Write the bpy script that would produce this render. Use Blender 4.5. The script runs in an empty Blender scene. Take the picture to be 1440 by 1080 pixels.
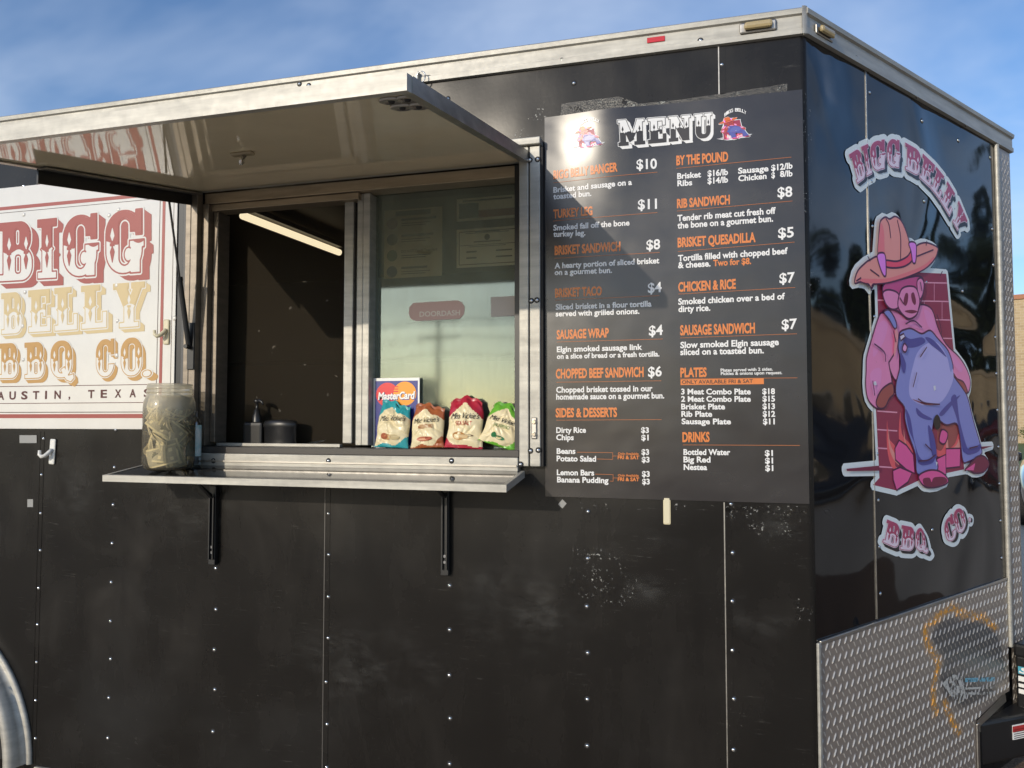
import bpy, bmesh, math, random
import numpy as np
from mathutils import Vector, Matrix

random.seed(7)
SC = bpy.context.scene
COL = SC.collection
rad = math.radians

# ------------------------------------------------------------------ camera
F_PX, HOR = 1083.0, 589.0
PITCH = math.atan((HOR - 540) / F_PX)
YAW = rad(105.8)
CAM = np.array([-0.23114, -2.45572, 1.6])
_f0 = np.array([math.cos(YAW), math.sin(YAW), 0.0])
_R = np.array([math.sin(YAW), -math.cos(YAW), 0.0])
_F = _f0 * math.cos(PITCH) + np.array([0, 0, 1.0]) * math.sin(PITCH)
_U = np.cross(_R, _F)
cd = bpy.data.cameras.new('camera')
cam = bpy.data.objects.new('camera', cd)
COL.objects.link(cam)
cd.sensor_width = 36.0
cd.lens = F_PX / 1440.0 * 36.0
cd.clip_start = 0.05
cd.clip_end = 3000
M3 = Matrix(((_R[0], _U[0], -_F[0]), (_R[1], _U[1], -_F[1]), (_R[2], _U[2], -_F[2])))
cam.matrix_world = Matrix.Translation(Vector(CAM)) @ M3.to_4x4()
SC.camera = cam

# ------------------------------------------------------------------ light
SUN = np.array([-0.44, -1.0, 0.322])
SUN = SUN / np.linalg.norm(SUN)
SUN_EL = math.asin(SUN[2])
SUN_AZ = math.atan2(SUN[0], SUN[1])          # measured from +Y towards +X
sd = bpy.data.lights.new('sun', 'SUN')
sd.energy = 2.4
sd.angle = rad(0.55)
sd.color = (1.0, 0.885, 0.72)
so = bpy.data.objects.new('sun', sd)
COL.objects.link(so)
so.rotation_euler = Vector(SUN).to_track_quat('Z', 'Y').to_euler()

w = bpy.data.worlds.new('World')
SC.world = w
w.use_nodes = True
nt = w.node_tree
nt.nodes.clear()
out = nt.nodes.new('ShaderNodeOutputWorld')
bg = nt.nodes.new('ShaderNodeBackground')
sky = nt.nodes.new('ShaderNodeTexSky')
sky.sky_type = 'NISHITA'
sky.sun_disc = False
sky.sun_elevation = SUN_EL
sky.sun_rotation = SUN_AZ
sky.air_density = 1.0
sky.dust_density = 0.8
sky.ozone_density = 2.4
bg.inputs['Strength'].default_value = 0.15
# thin wispy clouds, fixed in the sky by direction
tc = nt.nodes.new('ShaderNodeTexCoord')
sep = nt.nodes.new('ShaderNodeSeparateXYZ')
nt.links.new(tc.outputs['Generated'], sep.inputs[0])
zz = nt.nodes.new('ShaderNodeMath'); zz.operation = 'MAXIMUM'; zz.inputs[1].default_value = 0.0
nt.links.new(sep.outputs['Z'], zz.inputs[0])
za = nt.nodes.new('ShaderNodeMath'); za.operation = 'ADD'; za.inputs[1].default_value = 0.22
nt.links.new(zz.outputs[0], za.inputs[0])
dx = nt.nodes.new('ShaderNodeMath'); dx.operation = 'DIVIDE'
dy = nt.nodes.new('ShaderNodeMath'); dy.operation = 'DIVIDE'
nt.links.new(sep.outputs['X'], dx.inputs[0]); nt.links.new(za.outputs[0], dx.inputs[1])
nt.links.new(sep.outputs['Y'], dy.inputs[0]); nt.links.new(za.outputs[0], dy.inputs[1])
cmb = nt.nodes.new('ShaderNodeCombineXYZ')
nt.links.new(dx.outputs[0], cmb.inputs[0]); nt.links.new(dy.outputs[0], cmb.inputs[1])
mp = nt.nodes.new('ShaderNodeMapping')
mp.inputs['Rotation'].default_value = (0, 0, 0.5)
mp.inputs['Scale'].default_value = (1.0, 1.2, 1)
mp.inputs['Location'].default_value = (0.1, 0.9, 0)
nt.links.new(cmb.outputs[0], mp.inputs[0])
nz = nt.nodes.new('ShaderNodeTexNoise')
nz.inputs['Scale'].default_value = 1.15
nz.inputs['Detail'].default_value = 5
nz.inputs['Roughness'].default_value = 0.55
nz.inputs['Distortion'].default_value = 0.25
nt.links.new(mp.outputs[0], nz.inputs['Vector'])
cr = nt.nodes.new('ShaderNodeValToRGB')
cr.color_ramp.elements[0].position = 0.43
cr.color_ramp.elements[0].color = (0, 0, 0, 1)
cr.color_ramp.elements[1].position = 0.78
cr.color_ramp.elements[1].color = (0.62, 0.62, 0.62, 1)
nt.links.new(nz.outputs['Fac'], cr.inputs[0])
mixc = nt.nodes.new('ShaderNodeMix'); mixc.data_type = 'RGBA'
mixc.inputs['B'].default_value = (5.6, 5.7, 5.9, 1)
nt.links.new(cr.outputs['Color'], mixc.inputs['Factor'])
nt.links.new(sky.outputs[0], mixc.inputs['A'])
tint = nt.nodes.new('ShaderNodeMix'); tint.data_type = 'RGBA'; tint.blend_type = 'MULTIPLY'
tint.inputs['Factor'].default_value = 1.0
tint.inputs['B'].default_value = (0.90, 1.0, 1.16, 1)        # camera white balance
nt.links.new(mixc.outputs['Result'], tint.inputs['A'])
nt.links.new(tint.outputs['Result'], bg.inputs['Color'])
nt.links.new(bg.outputs[0], out.inputs[0])

SC.view_settings.view_transform = 'Standard'
SC.view_settings.look = 'None'
SC.view_settings.exposure = 0.06
SC.view_settings.gamma = 1.0
SC.render.engine = 'CYCLES'
SC.cycles.max_bounces = 10
SC.cycles.transparent_max_bounces = 16
SC.cycles.caustics_reflective = False
SC.cycles.caustics_refractive = False

# ------------------------------------------------------------------ measuring
def ray(px, py):
    return _F + _R * (px - 720) / F_PX + _U * (540 - py) / F_PX
NA = math.atan2(0.81411552, 0.58070296)        # the slanted nose of the trailer
ND = np.array([math.cos(NA), math.sin(NA), 0.0])
NN = np.array([ND[1], -ND[0], 0.0])
def W(px, py, y=0.0):                          # photo point -> (x, z) on the side wall's plane
    d = ray(px, py); t = (y - CAM[1]) / d[1]; p = CAM + d * t
    return (p[0], p[2])
def N(px, py, o=0.0):                          # photo point -> (s, z) on the nose's plane
    d = ray(px, py); t = (o - np.dot(CAM, NN)) / np.dot(d, NN); p = CAM + d * t
    return (float(np.dot(p, ND)), p[2])

# ------------------------------------------------------------------ materials
def lin(c):
    return tuple((v / 12.92 if v <= 0.04045 else ((v + 0.055) / 1.055) ** 2.4) for v in c)
def rgb(r, g, b, k=1.0):
    return tuple(v * k for v in lin((r / 255, g / 255, b / 255)))
def new_mat(name):
    m = bpy.data.materials.new(name); m.use_nodes = True
    return m, m.node_tree, m.node_tree.nodes['Principled BSDF']
def mat(name, col, rough=0.5, metal=0.0, spec=0.5, coat=0.0, emit=None, es=0.0):
    m, t, b = new_mat(name)
    b.inputs['Base Color'].default_value = (*col, 1)
    b.inputs['Roughness'].default_value = rough
    b.inputs['Metallic'].default_value = metal
    b.inputs['Specular IOR Level'].default_value = spec
    b.inputs['Coat Weight'].default_value = coat
    b.inputs['Coat Roughness'].default_value = 0.04
    if emit:
        b.inputs['Emission Color'].default_value = (*emit, 1)
        b.inputs['Emission Strength'].default_value = es
    return m
def nd_noise(t, scale, detail=4, rough=0.55, vec=None, dist=0.0, stretch=None):
    n = t.nodes.new('ShaderNodeTexNoise')
    n.inputs['Scale'].default_value = scale; n.inputs['Detail'].default_value = detail
    n.inputs['Roughness'].default_value = rough; n.inputs['Distortion'].default_value = dist
    tcn = t.nodes.new('ShaderNodeTexCoord')
    src = tcn.outputs['Object']
    if stretch:
        mpn = t.nodes.new('ShaderNodeMapping'); mpn.inputs['Scale'].default_value = stretch
        t.links.new(src, mpn.inputs[0]); src = mpn.outputs[0]
    t.links.new(src, n.inputs['Vector'])
    return n.outputs['Fac']
def nd_ramp(t, fac, p0, p1, c0=(0, 0, 0), c1=(1, 1, 1)):
    r = t.nodes.new('ShaderNodeValToRGB')
    r.color_ramp.elements[0].position = p0; r.color_ramp.elements[0].color = (*c0, 1)
    r.color_ramp.elements[1].position = p1; r.color_ramp.elements[1].color = (*c1, 1)
    t.links.new(fac, r.inputs[0])
    return r.outputs['Color']
def nd_mix(t, fac, a, b):
    m = t.nodes.new('ShaderNodeMix'); m.data_type = 'RGBA'
    for key, v in (('Factor', fac), ('A', a), ('B', b)):
        if hasattr(v, 'links') or hasattr(v, 'is_linked'): t.links.new(v, m.inputs[key])
        elif isinstance(v, tuple): m.inputs[key].default_value = (*v, 1)
        else: m.inputs[key].default_value = v
    return m.outputs['Result']
def nd_math(t, op, a, b=None):
    m = t.nodes.new('ShaderNodeMath'); m.operation = op
    for i, v in enumerate((a, b)):
        if v is None: continue
        if hasattr(v, 'is_linked'): t.links.new(v, m.inputs[i])
        else: m.inputs[i].default_value = v
    return m.outputs[0]
def nd_bump(t, b, h, strength=0.2, dist=0.01, prev=None):
    n = t.nodes.new('ShaderNodeBump')
    n.inputs['Strength'].default_value = strength; n.inputs['Distance'].default_value = dist
    t.links.new(h, n.inputs['Height'])
    if prev is not None: t.links.new(prev, n.inputs['Normal'])
    if b is not None: t.links.new(n.outputs[0], b.inputs['Normal'])
    return n.outputs[0]

def mat_black_side():
    m, t, b = new_mat('weathered_black_paint')
    cloud = nd_noise(t, 2.2, 6, 0.6, dist=0.8)
    streak = nd_noise(t, 3.0, 6, 0.6, stretch=(2.2, 1, 0.5))
    speck = nd_noise(t, 170, 2, 0.5)
    speck2 = nd_noise(t, 6, 3, 0.6)
    dust = nd_math(t, 'MULTIPLY', nd_ramp(t, cloud, 0.45, 0.75), nd_ramp(t, streak, 0.35, 0.75))
    base = nd_mix(t, dust, (0.0090, 0.0078, 0.0068), (0.0235, 0.0205, 0.0180))
    sp = nd_math(t, 'MULTIPLY', nd_ramp(t, speck, 0.69, 0.73), nd_ramp(t, speck2, 0.50, 0.66))
    # fine scratches
    scr = nd_noise(t, 9, 8, 0.75, stretch=(1.0, 1, 14.0))
    scr2 = nd_noise(t, 3.1, 3, 0.5)
    sm = nd_math(t, 'MULTIPLY', nd_ramp(t, scr, 0.60, 0.68), nd_ramp(t, scr2, 0.45, 0.62))
    sp = nd_math(t, 'MAXIMUM', sp, nd_math(t, 'MULTIPLY', sm, 0.75))
    base = nd_mix(t, nd_math(t, 'MULTIPLY', sp, 0.34), base, (0.25, 0.24, 0.22))
    hazen = nd_noise(t, 1.1, 5, 0.55, dist=0.4)
    base = nd_mix(t, nd_math(t, 'MULTIPLY', nd_ramp(t, hazen, 0.52, 0.75), 0.5), base, (0.030, 0.030, 0.029))
    t.links.new(base, b.inputs['Base Color'])
    r = nd_math(t, 'ADD', nd_math(t, 'MULTIPLY', dust, 0.14), 0.22)
    r = nd_math(t, 'ADD', r, nd_math(t, 'MULTIPLY', streak, 0.08))
    t.links.new(r, b.inputs['Roughness'])
    b.inputs['Specular IOR Level'].default_value = 0.27
    wav = nd_noise(t, 1.6, 2, 0.4)
    n1 = nd_bump(t, None, wav, 0.55, 0.05)
    fine = nd_noise(t, 60, 3, 0.5)
    nd_bump(t, b, fine, 0.04, 0.002, n1)
    return m
def mat_black_nose():
    m, t, b = new_mat('glossy_black_paint')
    b.inputs['Base Color'].default_value = (0.006, 0.006, 0.007, 1)
    b.inputs['Roughness'].default_value = 0.055
    b.inputs['Specular IOR Level'].default_value = 0.5
    b.inputs['IOR'].default_value = 1.5
    wav = nd_noise(t, 1.7, 1.5, 0.4, dist=0.5)
    n1 = nd_bump(t, None, wav, 0.85, 0.062)
    fine = nd_noise(t, 7, 2, 0.5)
    nd_bump(t, b, fine, 0.10, 0.004, n1)
    return m
def mat_alu(name, col=(0.62, 0.60, 0.56), rough=0.36, bump=0.05, metal=1.0):
    m, t, b = new_mat(name)
    a = nd_noise(t, 14, 6, 0.6, stretch=(0.35, 1, 3))
    c = nd_mix(t, nd_ramp(t, a, 0.35, 0.72), tuple(v * 0.80 for v in col), tuple(min(1, v * 1.12) for v in col))
    t.links.new(c, b.inputs['Base Color'])
    b.inputs['Metallic'].default_value = metal
    a2 = nd_noise(t, 45, 4, 0.6)
    t.links.new(nd_math(t, 'ADD', nd_math(t, 'MULTIPLY', a2, 0.22), rough - 0.11), b.inputs['Roughness'])
    a3 = nd_noise(t, 9, 3, 0.5)
    nd_bump(t, b, a3, bump, 0.01)
    return m
def mat_white_gloss(name, col, rough=0.12, wave=0.3):
    m, t, b = new_mat(name)
    a = nd_noise(t, 5, 5, 0.6)
    c = nd_mix(t, nd_ramp(t, a, 0.4, 0.8), col, tuple(v * 0.9 for v in col))
    t.links.new(c, b.inputs['Base Color'])
    b.inputs['Roughness'].default_value = rough
    b.inputs['Specular IOR Level'].default_value = 0.7
    h = nd_noise(t, 2.6, 2, 0.4)
    nd_bump(t, b, h, wave, 0.03)
    return m
BLACK = mat_black_side()
NOSEBLK = mat_black_nose()
ALU = mat_alu('brushed_aluminium')
ALUP = mat_alu('pale_aluminium_trim', (0.49, 0.475, 0.43), 0.66, 0.04, 0.72)
ALUW = mat_alu('warm_shaded_aluminium', (0.50, 0.40, 0.28), 0.5, .04, .75)  # brown of shade and warm reflection put into the metal's colour
ALUD = mat_alu('dull_aluminium', (0.42, 0.40, 0.37), 0.42)
_b = ALUP.node_tree.nodes['Principled BSDF']; _b.inputs['Coat Weight'].default_value = 0.45; _b.inputs['Coat Roughness'].default_value = 0.30
CHROME = mat('polished_steel', (0.75, 0.74, 0.72), 0.12, 1.0)
BLKPL = mat('black_plastic', (0.012, 0.012, 0.013), 0.35)
BLKMET = mat('black_painted_steel', (0.014, 0.014, 0.015), 0.4)
RUBBER = mat('black_rubber', (0.016, 0.015, 0.015), 0.75)
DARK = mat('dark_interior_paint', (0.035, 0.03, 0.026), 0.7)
SIGNW = mat_white_gloss('white_sign_face', (0.72, 0.70, 0.655), 0.16, 0.12)
AWNW = mat_white_gloss('white_gloss_sheet', (0.88, 0.77, 0.55), 0.05, 0.03)
BEIGEPL = mat('cream_plastic', (0.66, 0.60, 0.42), 0.35)
WHITEPL = mat('white_plastic', (0.75, 0.74, 0.70), 0.35)
def flat(name, r, g, b, rough=0.45, k=0.85, spec=0.4):
    return mat(name, tuple(min(.88, v) for v in rgb(r, g, b, k)), rough, 0, spec)

# ------------------------------------------------------------------ mesh builder
class MB:
    def __init__(s): s.v = []; s.f = []; s.mi = []; s.mats = []; s.sm = []
    def m(s, material):
        if material not in s.mats: s.mats.append(material)
        return s.mats.index(material)
    def add(s, vs, fs, material, smooth=False):
        o = len(s.v); k = s.m(material)
        s.v.extend([tuple(map(float, v)) for v in vs])
        for f in fs:
            s.f.append([i + o for i in f]); s.mi.append(k); s.sm.append(smooth)
        return s
    def box(s, x0, x1, y0, y1, z0, z1, material, bev=0.0):
        if bev > 0:
            bm = bmesh.new(); bmesh.ops.create_cube(bm, size=1)
            for v in bm.verts:
                v.co = Vector((x0 + (v.co.x + .5) * (x1 - x0), y0 + (v.co.y + .5) * (y1 - y0), z0 + (v.co.z + .5) * (z1 - z0)))
            bmesh.ops.bevel(bm, geom=bm.edges[:], offset=bev, segments=2, affect='EDGES', profile=0.5)
            bm.verts.index_update()
            s.add([v.co[:] for v in bm.verts], [[v.index for v in f.verts] for f in bm.faces], material)
            bm.free(); return s
        vs = [(x, y, z) for x in (x0, x1) for y in (y0, y1) for z in (z0, z1)]
        fs = [(0, 1, 3, 2), (4, 6, 7, 5), (0, 4, 5, 1), (2, 3, 7, 6), (0, 2, 6, 4), (1, 5, 7, 3)]
        return s.add(vs, fs, material)
    def quad(s, a, b, c, d, material): return s.add([a, b, c, d], [(0, 1, 2, 3)], material)
    def cyl(s, p0, p1, r0, r1, material, n=14, cap=True, smooth=True):
        p0, p1 = Vector(p0), Vector(p1); ax = (p1 - p0).normalized()
        u = ax.orthogonal().normalized(); v = ax.cross(u)
        vs, fs = [], []
        for p, r in ((p0, r0), (p1, r1)):
            for i in range(n):
                a = 2 * math.pi * i / n; vs.append(p + u * math.cos(a) * r + v * math.sin(a) * r)
        for i in range(n): j = (i + 1) % n; fs.append((i, j, n + j, n + i))
        s.add(vs, fs, material, smooth)
        if cap: s.add(vs[:n][::-1], [tuple(range(n))], material); s.add(vs[n:], [tuple(range(n))], material)
        return s
    def tube(s, pts, r, material, n=8):
        pts = [Vector(p) for p in pts]; vs, fs = [], []
        for i, p in enumerate(pts):
            t = (pts[min(i + 1, len(pts) - 1)] - pts[max(i - 1, 0)]).normalized()
            u = t.cross(Vector((0.13, 0.31, 0.94))).normalized(); v = t.cross(u)
            rr = r[i] if isinstance(r, (list, tuple)) else r
            for k in range(n):
                a = 2 * math.pi * k / n; vs.append(p + u * math.cos(a) * rr + v * math.sin(a) * rr)
        for i in range(len(pts) - 1):
            for k in range(n):
                j = (k + 1) % n; fs.append((i * n + k, i * n + j, (i + 1) * n + j, (i + 1) * n + k))
        fs.append(tuple(range(n))[::-1]); fs.append(tuple((len(pts) - 1) * n + k for k in range(n)))
        return s.add(vs, fs, material, True)
    def lathe(s, prof, c, material, n=28, smooth=True):
        vs, fs = [], []
        for r, z in prof:
            for k in range(n):
                a = 2 * math.pi * k / n; vs.append((c[0] + r * math.cos(a), c[1] + r * math.sin(a), c[2] + z))
        for i in range(len(prof) - 1):
            for k in range(n):
                j = (k + 1) % n; fs.append((i * n + k, i * n + j, (i + 1) * n + j, (i + 1) * n + k))
        return s.add(vs, fs, material, smooth)
    def prism(s, poly, y0, y1, material):          # poly in (x, z), extruded along y
        n = len(poly)
        vs = [(x, y0, z) for x, z in poly] + [(x, y1, z) for x, z in poly]
        fs = [tuple(range(n)), tuple(range(2 * n - 1, n - 1, -1))] + [(i, (i + 1) % n, n + (i + 1) % n, n + i) for i in range(n)]
        return s.add(vs, fs, material)
    def mesh(s, name):
        me = bpy.data.meshes.new(name); me.from_pydata(s.v, [], s.f); me.update()
        for m_ in s.mats: me.materials.append(m_)
        me.polygons.foreach_set('material_index', s.mi)
        me.polygons.foreach_set('use_smooth', s.sm)
        bm = bmesh.new(); bm.from_mesh(me); bmesh.ops.recalc_face_normals(bm, faces=bm.faces[:]); bm.to_mesh(me); bm.free()
        return me
    def obj(s, name, parent=None, rz=0.0, loc=(0, 0, 0)):
        o = bpy.data.objects.new(name, s.mesh(name)); COL.objects.link(o)
        o.rotation_euler = (0, 0, rz); o.location = loc
        if parent is not None: o.parent = parent
        return o

def tag(o, label=None, cat=None, group=None, kind=None):
    for k, v in (('label', label), ('category', cat), ('group', group), ('kind', kind)):
        if v: o[k] = v
    return o
def thing(name, loc, label, cat, group=None, rz=0.0):
    o = bpy.data.objects.new(name, None); COL.objects.link(o)
    o.location = loc; o.rotation_euler = (0, 0, rz); o.empty_display_size = 0.1
    return tag(o, label, cat, group)
def copy_tree(o, parent=None):
    c = o.copy(); COL.objects.link(c)
    if parent is not None: c.parent = parent
    for ch in list(o.children): copy_tree(ch, c)
    return c

# ------------------------------------------------------------------ flat artwork: fills, lines, text
def tess(loops):
    cu = bpy.data.curves.new('tmp', 'CURVE'); cu.dimensions = '2D'; cu.fill_mode = 'BOTH'
    for lp in loops:
        if len(lp) < 3: continue
        sp = cu.splines.new('POLY'); sp.points.add(len(lp) - 1); sp.use_cyclic_u = True
        sp.points.foreach_set('co', [c for p in lp for c in (p[0], p[1], 0.0, 1.0)])
    ob = bpy.data.objects.new('tmp', cu)
    me = bpy.data.meshes.new_from_object(ob)
    v = [(p.co.x, p.co.y) for p in me.vertices]; f = [list(p.vertices) for p in me.polygons]
    bpy.data.objects.remove(ob); bpy.data.meshes.remove(me); bpy.data.curves.remove(cu)
    return v, f
def fill(mb, loops, y, material, fy=None):
    v, f = tess(loops)
    mb.add([(a, y if fy is None else fy(a, b) + y, b) for a, b in v], f, material)
def smooth_poly(p, n=4):
    p = [np.array(q, float) for q in p]; k = len(p); outp = []
    for i in range(k):
        p0, p1, p2, p3 = p[i - 1], p[i], p[(i + 1) % k], p[(i + 2) % k]
        for j in range(n):
            t = j / n
            outp.append(tuple(0.5 * ((2 * p1) + (p2 - p0) * t + (2 * p0 - 5 * p1 + 4 * p2 - p3) * t * t + (3 * p1 - p0 - 3 * p2 + p3) * t ** 3)))
    return outp
def ribbon(mb, pts, wd, y, material, closed=False):
    pts = [np.array(p, float) for p in pts]; n = len(pts); L, Rr = [], []
    for i in range(n):
        a = pts[i - 1] if (i or closed) else pts[0]
        b = pts[(i + 1) % n] if (i < n - 1 or closed) else pts[-1]
        d = b - a; l = np.hypot(*d) or 1; nn_ = np.array([-d[1], d[0]]) / l * wd / 2
        L.append(pts[i] + nn_); Rr.append(pts[i] - nn_)
    vs = [(p[0], y, p[1]) for p in L] + [(p[0], y, p[1]) for p in Rr]
    fs = [(i, (i + 1) % n, n + (i + 1) % n, n + i) for i in range(n if closed else n - 1)]
    mb.add(vs, fs, material)
_txt = {}
def text_mesh(sv, bold=0.0, shear=0.0, spacing=1.0):
    key = (sv, bold, shear, spacing)
    if key in _txt: return _txt[key]
    cu = bpy.data.curves.new('t', 'FONT'); cu.body = sv; cu.size = 1.0; cu.offset = bold; cu.shear = shear
    cu.space_character = spacing; cu.resolution_u = 3
    ob = bpy.data.objects.new('t', cu); me = bpy.data.meshes.new_from_object(ob)
    v = np.array([(p.co.x, p.co.y) for p in me.vertices]); f = [list(p.vertices) for p in me.polygons]
    bpy.data.objects.remove(ob); bpy.data.meshes.remove(me); bpy.data.curves.remove(cu)
    _txt[key] = (v, f)
    return v, f
CAPH = text_mesh('H')[0][:, 1].max()
def text_on(mb, sv, p0, p1, h, y, material, bold=0.012, shear=0.0, spacing=1.0, fy=None):
    """text from baseline point p0 to p1 (x, z), capital height h"""
    v, f = text_mesh(sv, bold, shear, spacing)
    x0, x1 = v[:, 0].min(), v[:, 0].max()
    p0, p1 = np.array(p0, float), np.array(p1, float); e = (p1 - p0) / (x1 - x0)
    up = np.array([0.0, h / CAPH])
    q = p0 + np.outer(v[:, 0] - x0, e) + np.outer(v[:, 1], up)
    mb.add([(a, y if fy is None else fy(a, b) + y, b) for a, b in q], f, material)

# ------------------------------------------------------------------ circus slab letters drawn as distance fields
def sd_box(X, Y, x0, x1, y0, y1, r=0.0):
    cx, cy, hx, hy = (x0 + x1) / 2, (y0 + y1) / 2, (x1 - x0) / 2 - r, (y1 - y0) / 2 - r
    qx, qy = np.abs(X - cx) - hx, np.abs(Y - cy) - hy
    return np.hypot(np.maximum(qx, 0), np.maximum(qy, 0)) + np.minimum(np.maximum(qx, qy), 0) - r
def sd_poly(X, Y, p):
    p = np.array(p, float); n = len(p)
    d = np.full(X.shape, 1e9); sgn = np.ones(X.shape)
    for i in range(n):
        a, b = p[i], p[i - 1]; ex, ey = b - a
        wx, wy = X - a[0], Y - a[1]
        t = np.clip((wx * ex + wy * ey) / (ex * ex + ey * ey + 1e-12), 0, 1)
        d = np.minimum(d, (wx - ex * t) ** 2 + (wy - ey * t) ** 2)
        c1, c2, c3 = Y >= a[1], Y < b[1], ex * wy > ey * wx
        flip = (c1 & c2 & c3) | (~c1 & ~c2 & ~c3)
        sgn = np.where(flip, -sgn, sgn)
    return sgn * np.sqrt(d)
def sd_ell(X, Y, cx, cy, a, b):
    k = np.hypot((X - cx) / a, (Y - cy) / b); g = np.hypot((X - cx) / a ** 2, (Y - cy) / b ** 2) + 1e-9
    return k * (k - 1) / g
mn, mx = np.minimum, np.maximum
def glyph(ch, X, Y):
    """(width, field, ornament columns) for a letter one unit high"""
    S = 0.12                                                       # slab height
    def spur(cx, w_): return sd_poly(X, Y, [(cx - w_ / 2 - .045, .5), (cx, .62), (cx + w_ / 2 + .045, .5), (cx, .38)])
    if ch == 'I':
        d = mn(sd_box(X, Y, .12, .40, 0, 1), mn(sd_box(X, Y, 0, .52, 0, S), sd_box(X, Y, 0, .52, 1 - S, 1)))
        return .52, mn(d, spur(.26, .28)), [.26]
    if ch == 'B':
        d = mn(sd_box(X, Y, .10, .38, 0, 1), mn(sd_box(X, Y, 0, .40, 0, S), sd_box(X, Y, 0, .40, 1 - S, 1)))
        o = mn(sd_box(X, Y, .10, .72, .46, 1, .24), sd_box(X, Y, .10, .76, 0, .56, .24))
        o = mn(o, mn(sd_box(X, Y, .1, .45, .46, 1), sd_box(X, Y, .1, .45, 0, .56)))
        h = mn(sd_box(X, Y, .38, .48, .60, .88, .05), sd_box(X, Y, .38, .50, .13, .44, .05))
        return .76, mx(mn(d, o), -h), [.24, .62]
    if ch == 'E':
        d = mn(sd_box(X, Y, .10, .38, 0, 1), mn(sd_box(X, Y, 0, .70, 0, S + .02), sd_box(X, Y, 0, .68, .98 - S, 1)))
        d = mn(d, mn(sd_box(X, Y, .58, .70, 0, .34), sd_box(X, Y, .56, .68, .68, 1)))
        d = mn(d, mn(sd_box(X, Y, .3, .52, .45, .56), sd_box(X, Y, .46, .55, .36, .65)))
        return .70, mn(d, spur(.24, .28)), [.24]
    if ch == 'L':
        d = mn(sd_box(X, Y, .10, .38, 0, 1), mn(sd_box(X, Y, 0, .68, 0, S + .02), sd_box(X, Y, 0, .50, 1 - S, 1)))
        return .68, mn(mn(d, sd_box(X, Y, .56, .68, 0, .38)), spur(.24, .28)), [.24]
    if ch == 'Y':
        d = mn(sd_box(X, Y, .29, .57, 0, .52), sd_box(X, Y, .16, .70, 0, S))
        d = mn(d, sd_poly(X, Y, [(.04, .98), (.34, .98), (.57, .45), (.29, .45)]))
        d = mn(d, sd_poly(X, Y, [(.82, .98), (.60, .98), (.36, .45), (.57, .42)]))
        d = mn(d, mn(sd_box(X, Y, 0, .42, 1 - S, 1), sd_box(X, Y, .50, .86, 1 - S, 1)))
        return .86, d, [.43]
    if ch in 'GCOQ':
        wd = .78 if ch in 'OQ' else .74
        o = sd_box(X, Y, 0, wd, 0, 1, .36); i_ = sd_box(X, Y, .27, wd - .24, .13, .87, .12)
        d = mx(o, -i_)
        cols = [.135, wd - .12]
        if ch in 'GC':
            d = mx(d, -sd_box(X, Y, .46, 1.2, .34 if ch == 'C' else .44, .66))
            d = mn(d, sd_box(X, Y, wd - .13, wd, .60, 1.0)); cols = [.135]
            d = mn(d, sd_ell(X, Y, .46, .30, .085, .11) if ch == 'G' else d)
            if ch == 'G':
                d = mn(d, mn(sd_box(X, Y, .48, .78, .40, .52), sd_box(X, Y, .50, .70, 0.0, .5)))
                return .78, d, cols
            return .74, d, cols
        if ch == 'Q':
            d = mn(d, sd_poly(X, Y, [(.36, .22), (.50, .30), (.66, .06), (.84, .10), (.86, -.02), (.74, -.12), (.56, -.06)]))
            return .84, d, cols
        return .78, d, cols
    if ch == 'M':
        d = mn(sd_box(X, Y, .08, .30, 0, 1), sd_box(X, Y, .76, 1.0, 0, 1))
        d = mn(d, mn(sd_poly(X, Y, [(.08, 1), (.34, 1), (.64, .22), (.46, .12)]), sd_poly(X, Y, [(1, 1), (.78, 1), (.46, .12), (.58, .2)])))
        d = mn(d, mn(mn(sd_box(X, Y, 0, .40, 0, S), sd_box(X, Y, .66, 1.08, 0, S)), mn(sd_box(X, Y, 0, .32, 1 - S, 1), sd_box(X, Y, .76, 1.08, 1 - S, 1))))
        return 1.08, d, [.19, .54, .88]
    if ch == 'N':
        d = mn(sd_box(X, Y, .08, .28, 0, 1), sd_box(X, Y, .64, .84, 0, 1))
        d = mn(d, sd_poly(X, Y, [(.06, 1), (.36, 1), (.86, 0), (.58, 0)]))
        d = mn(d, mn(sd_box(X, Y, 0, .38, 0, S), mn(sd_box(X, Y, 0, .34, 1 - S, 1), sd_box(X, Y, .54, .92, 1 - S, 1))))
        return .92, d, [.18, .46, .74]
    if ch == 'U':
        o = mx(sd_box(X, Y, .08, .78, 0, 1.4, .30), -sd_box(X, Y, .34, .58, .15, 1.6, .1))
        o = mx(o, Y - 1)
        d = mn(o, mn(sd_box(X, Y, 0, .42, 1 - S, 1), sd_box(X, Y, .48, .86, 1 - S, 1)))
        return .86, d, [.21, .68]
    if ch == '.':
        return .2, sd_ell(X, Y, .1, .1, .1, .1), []
    return .5, np.ones(X.shape), []

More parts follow.
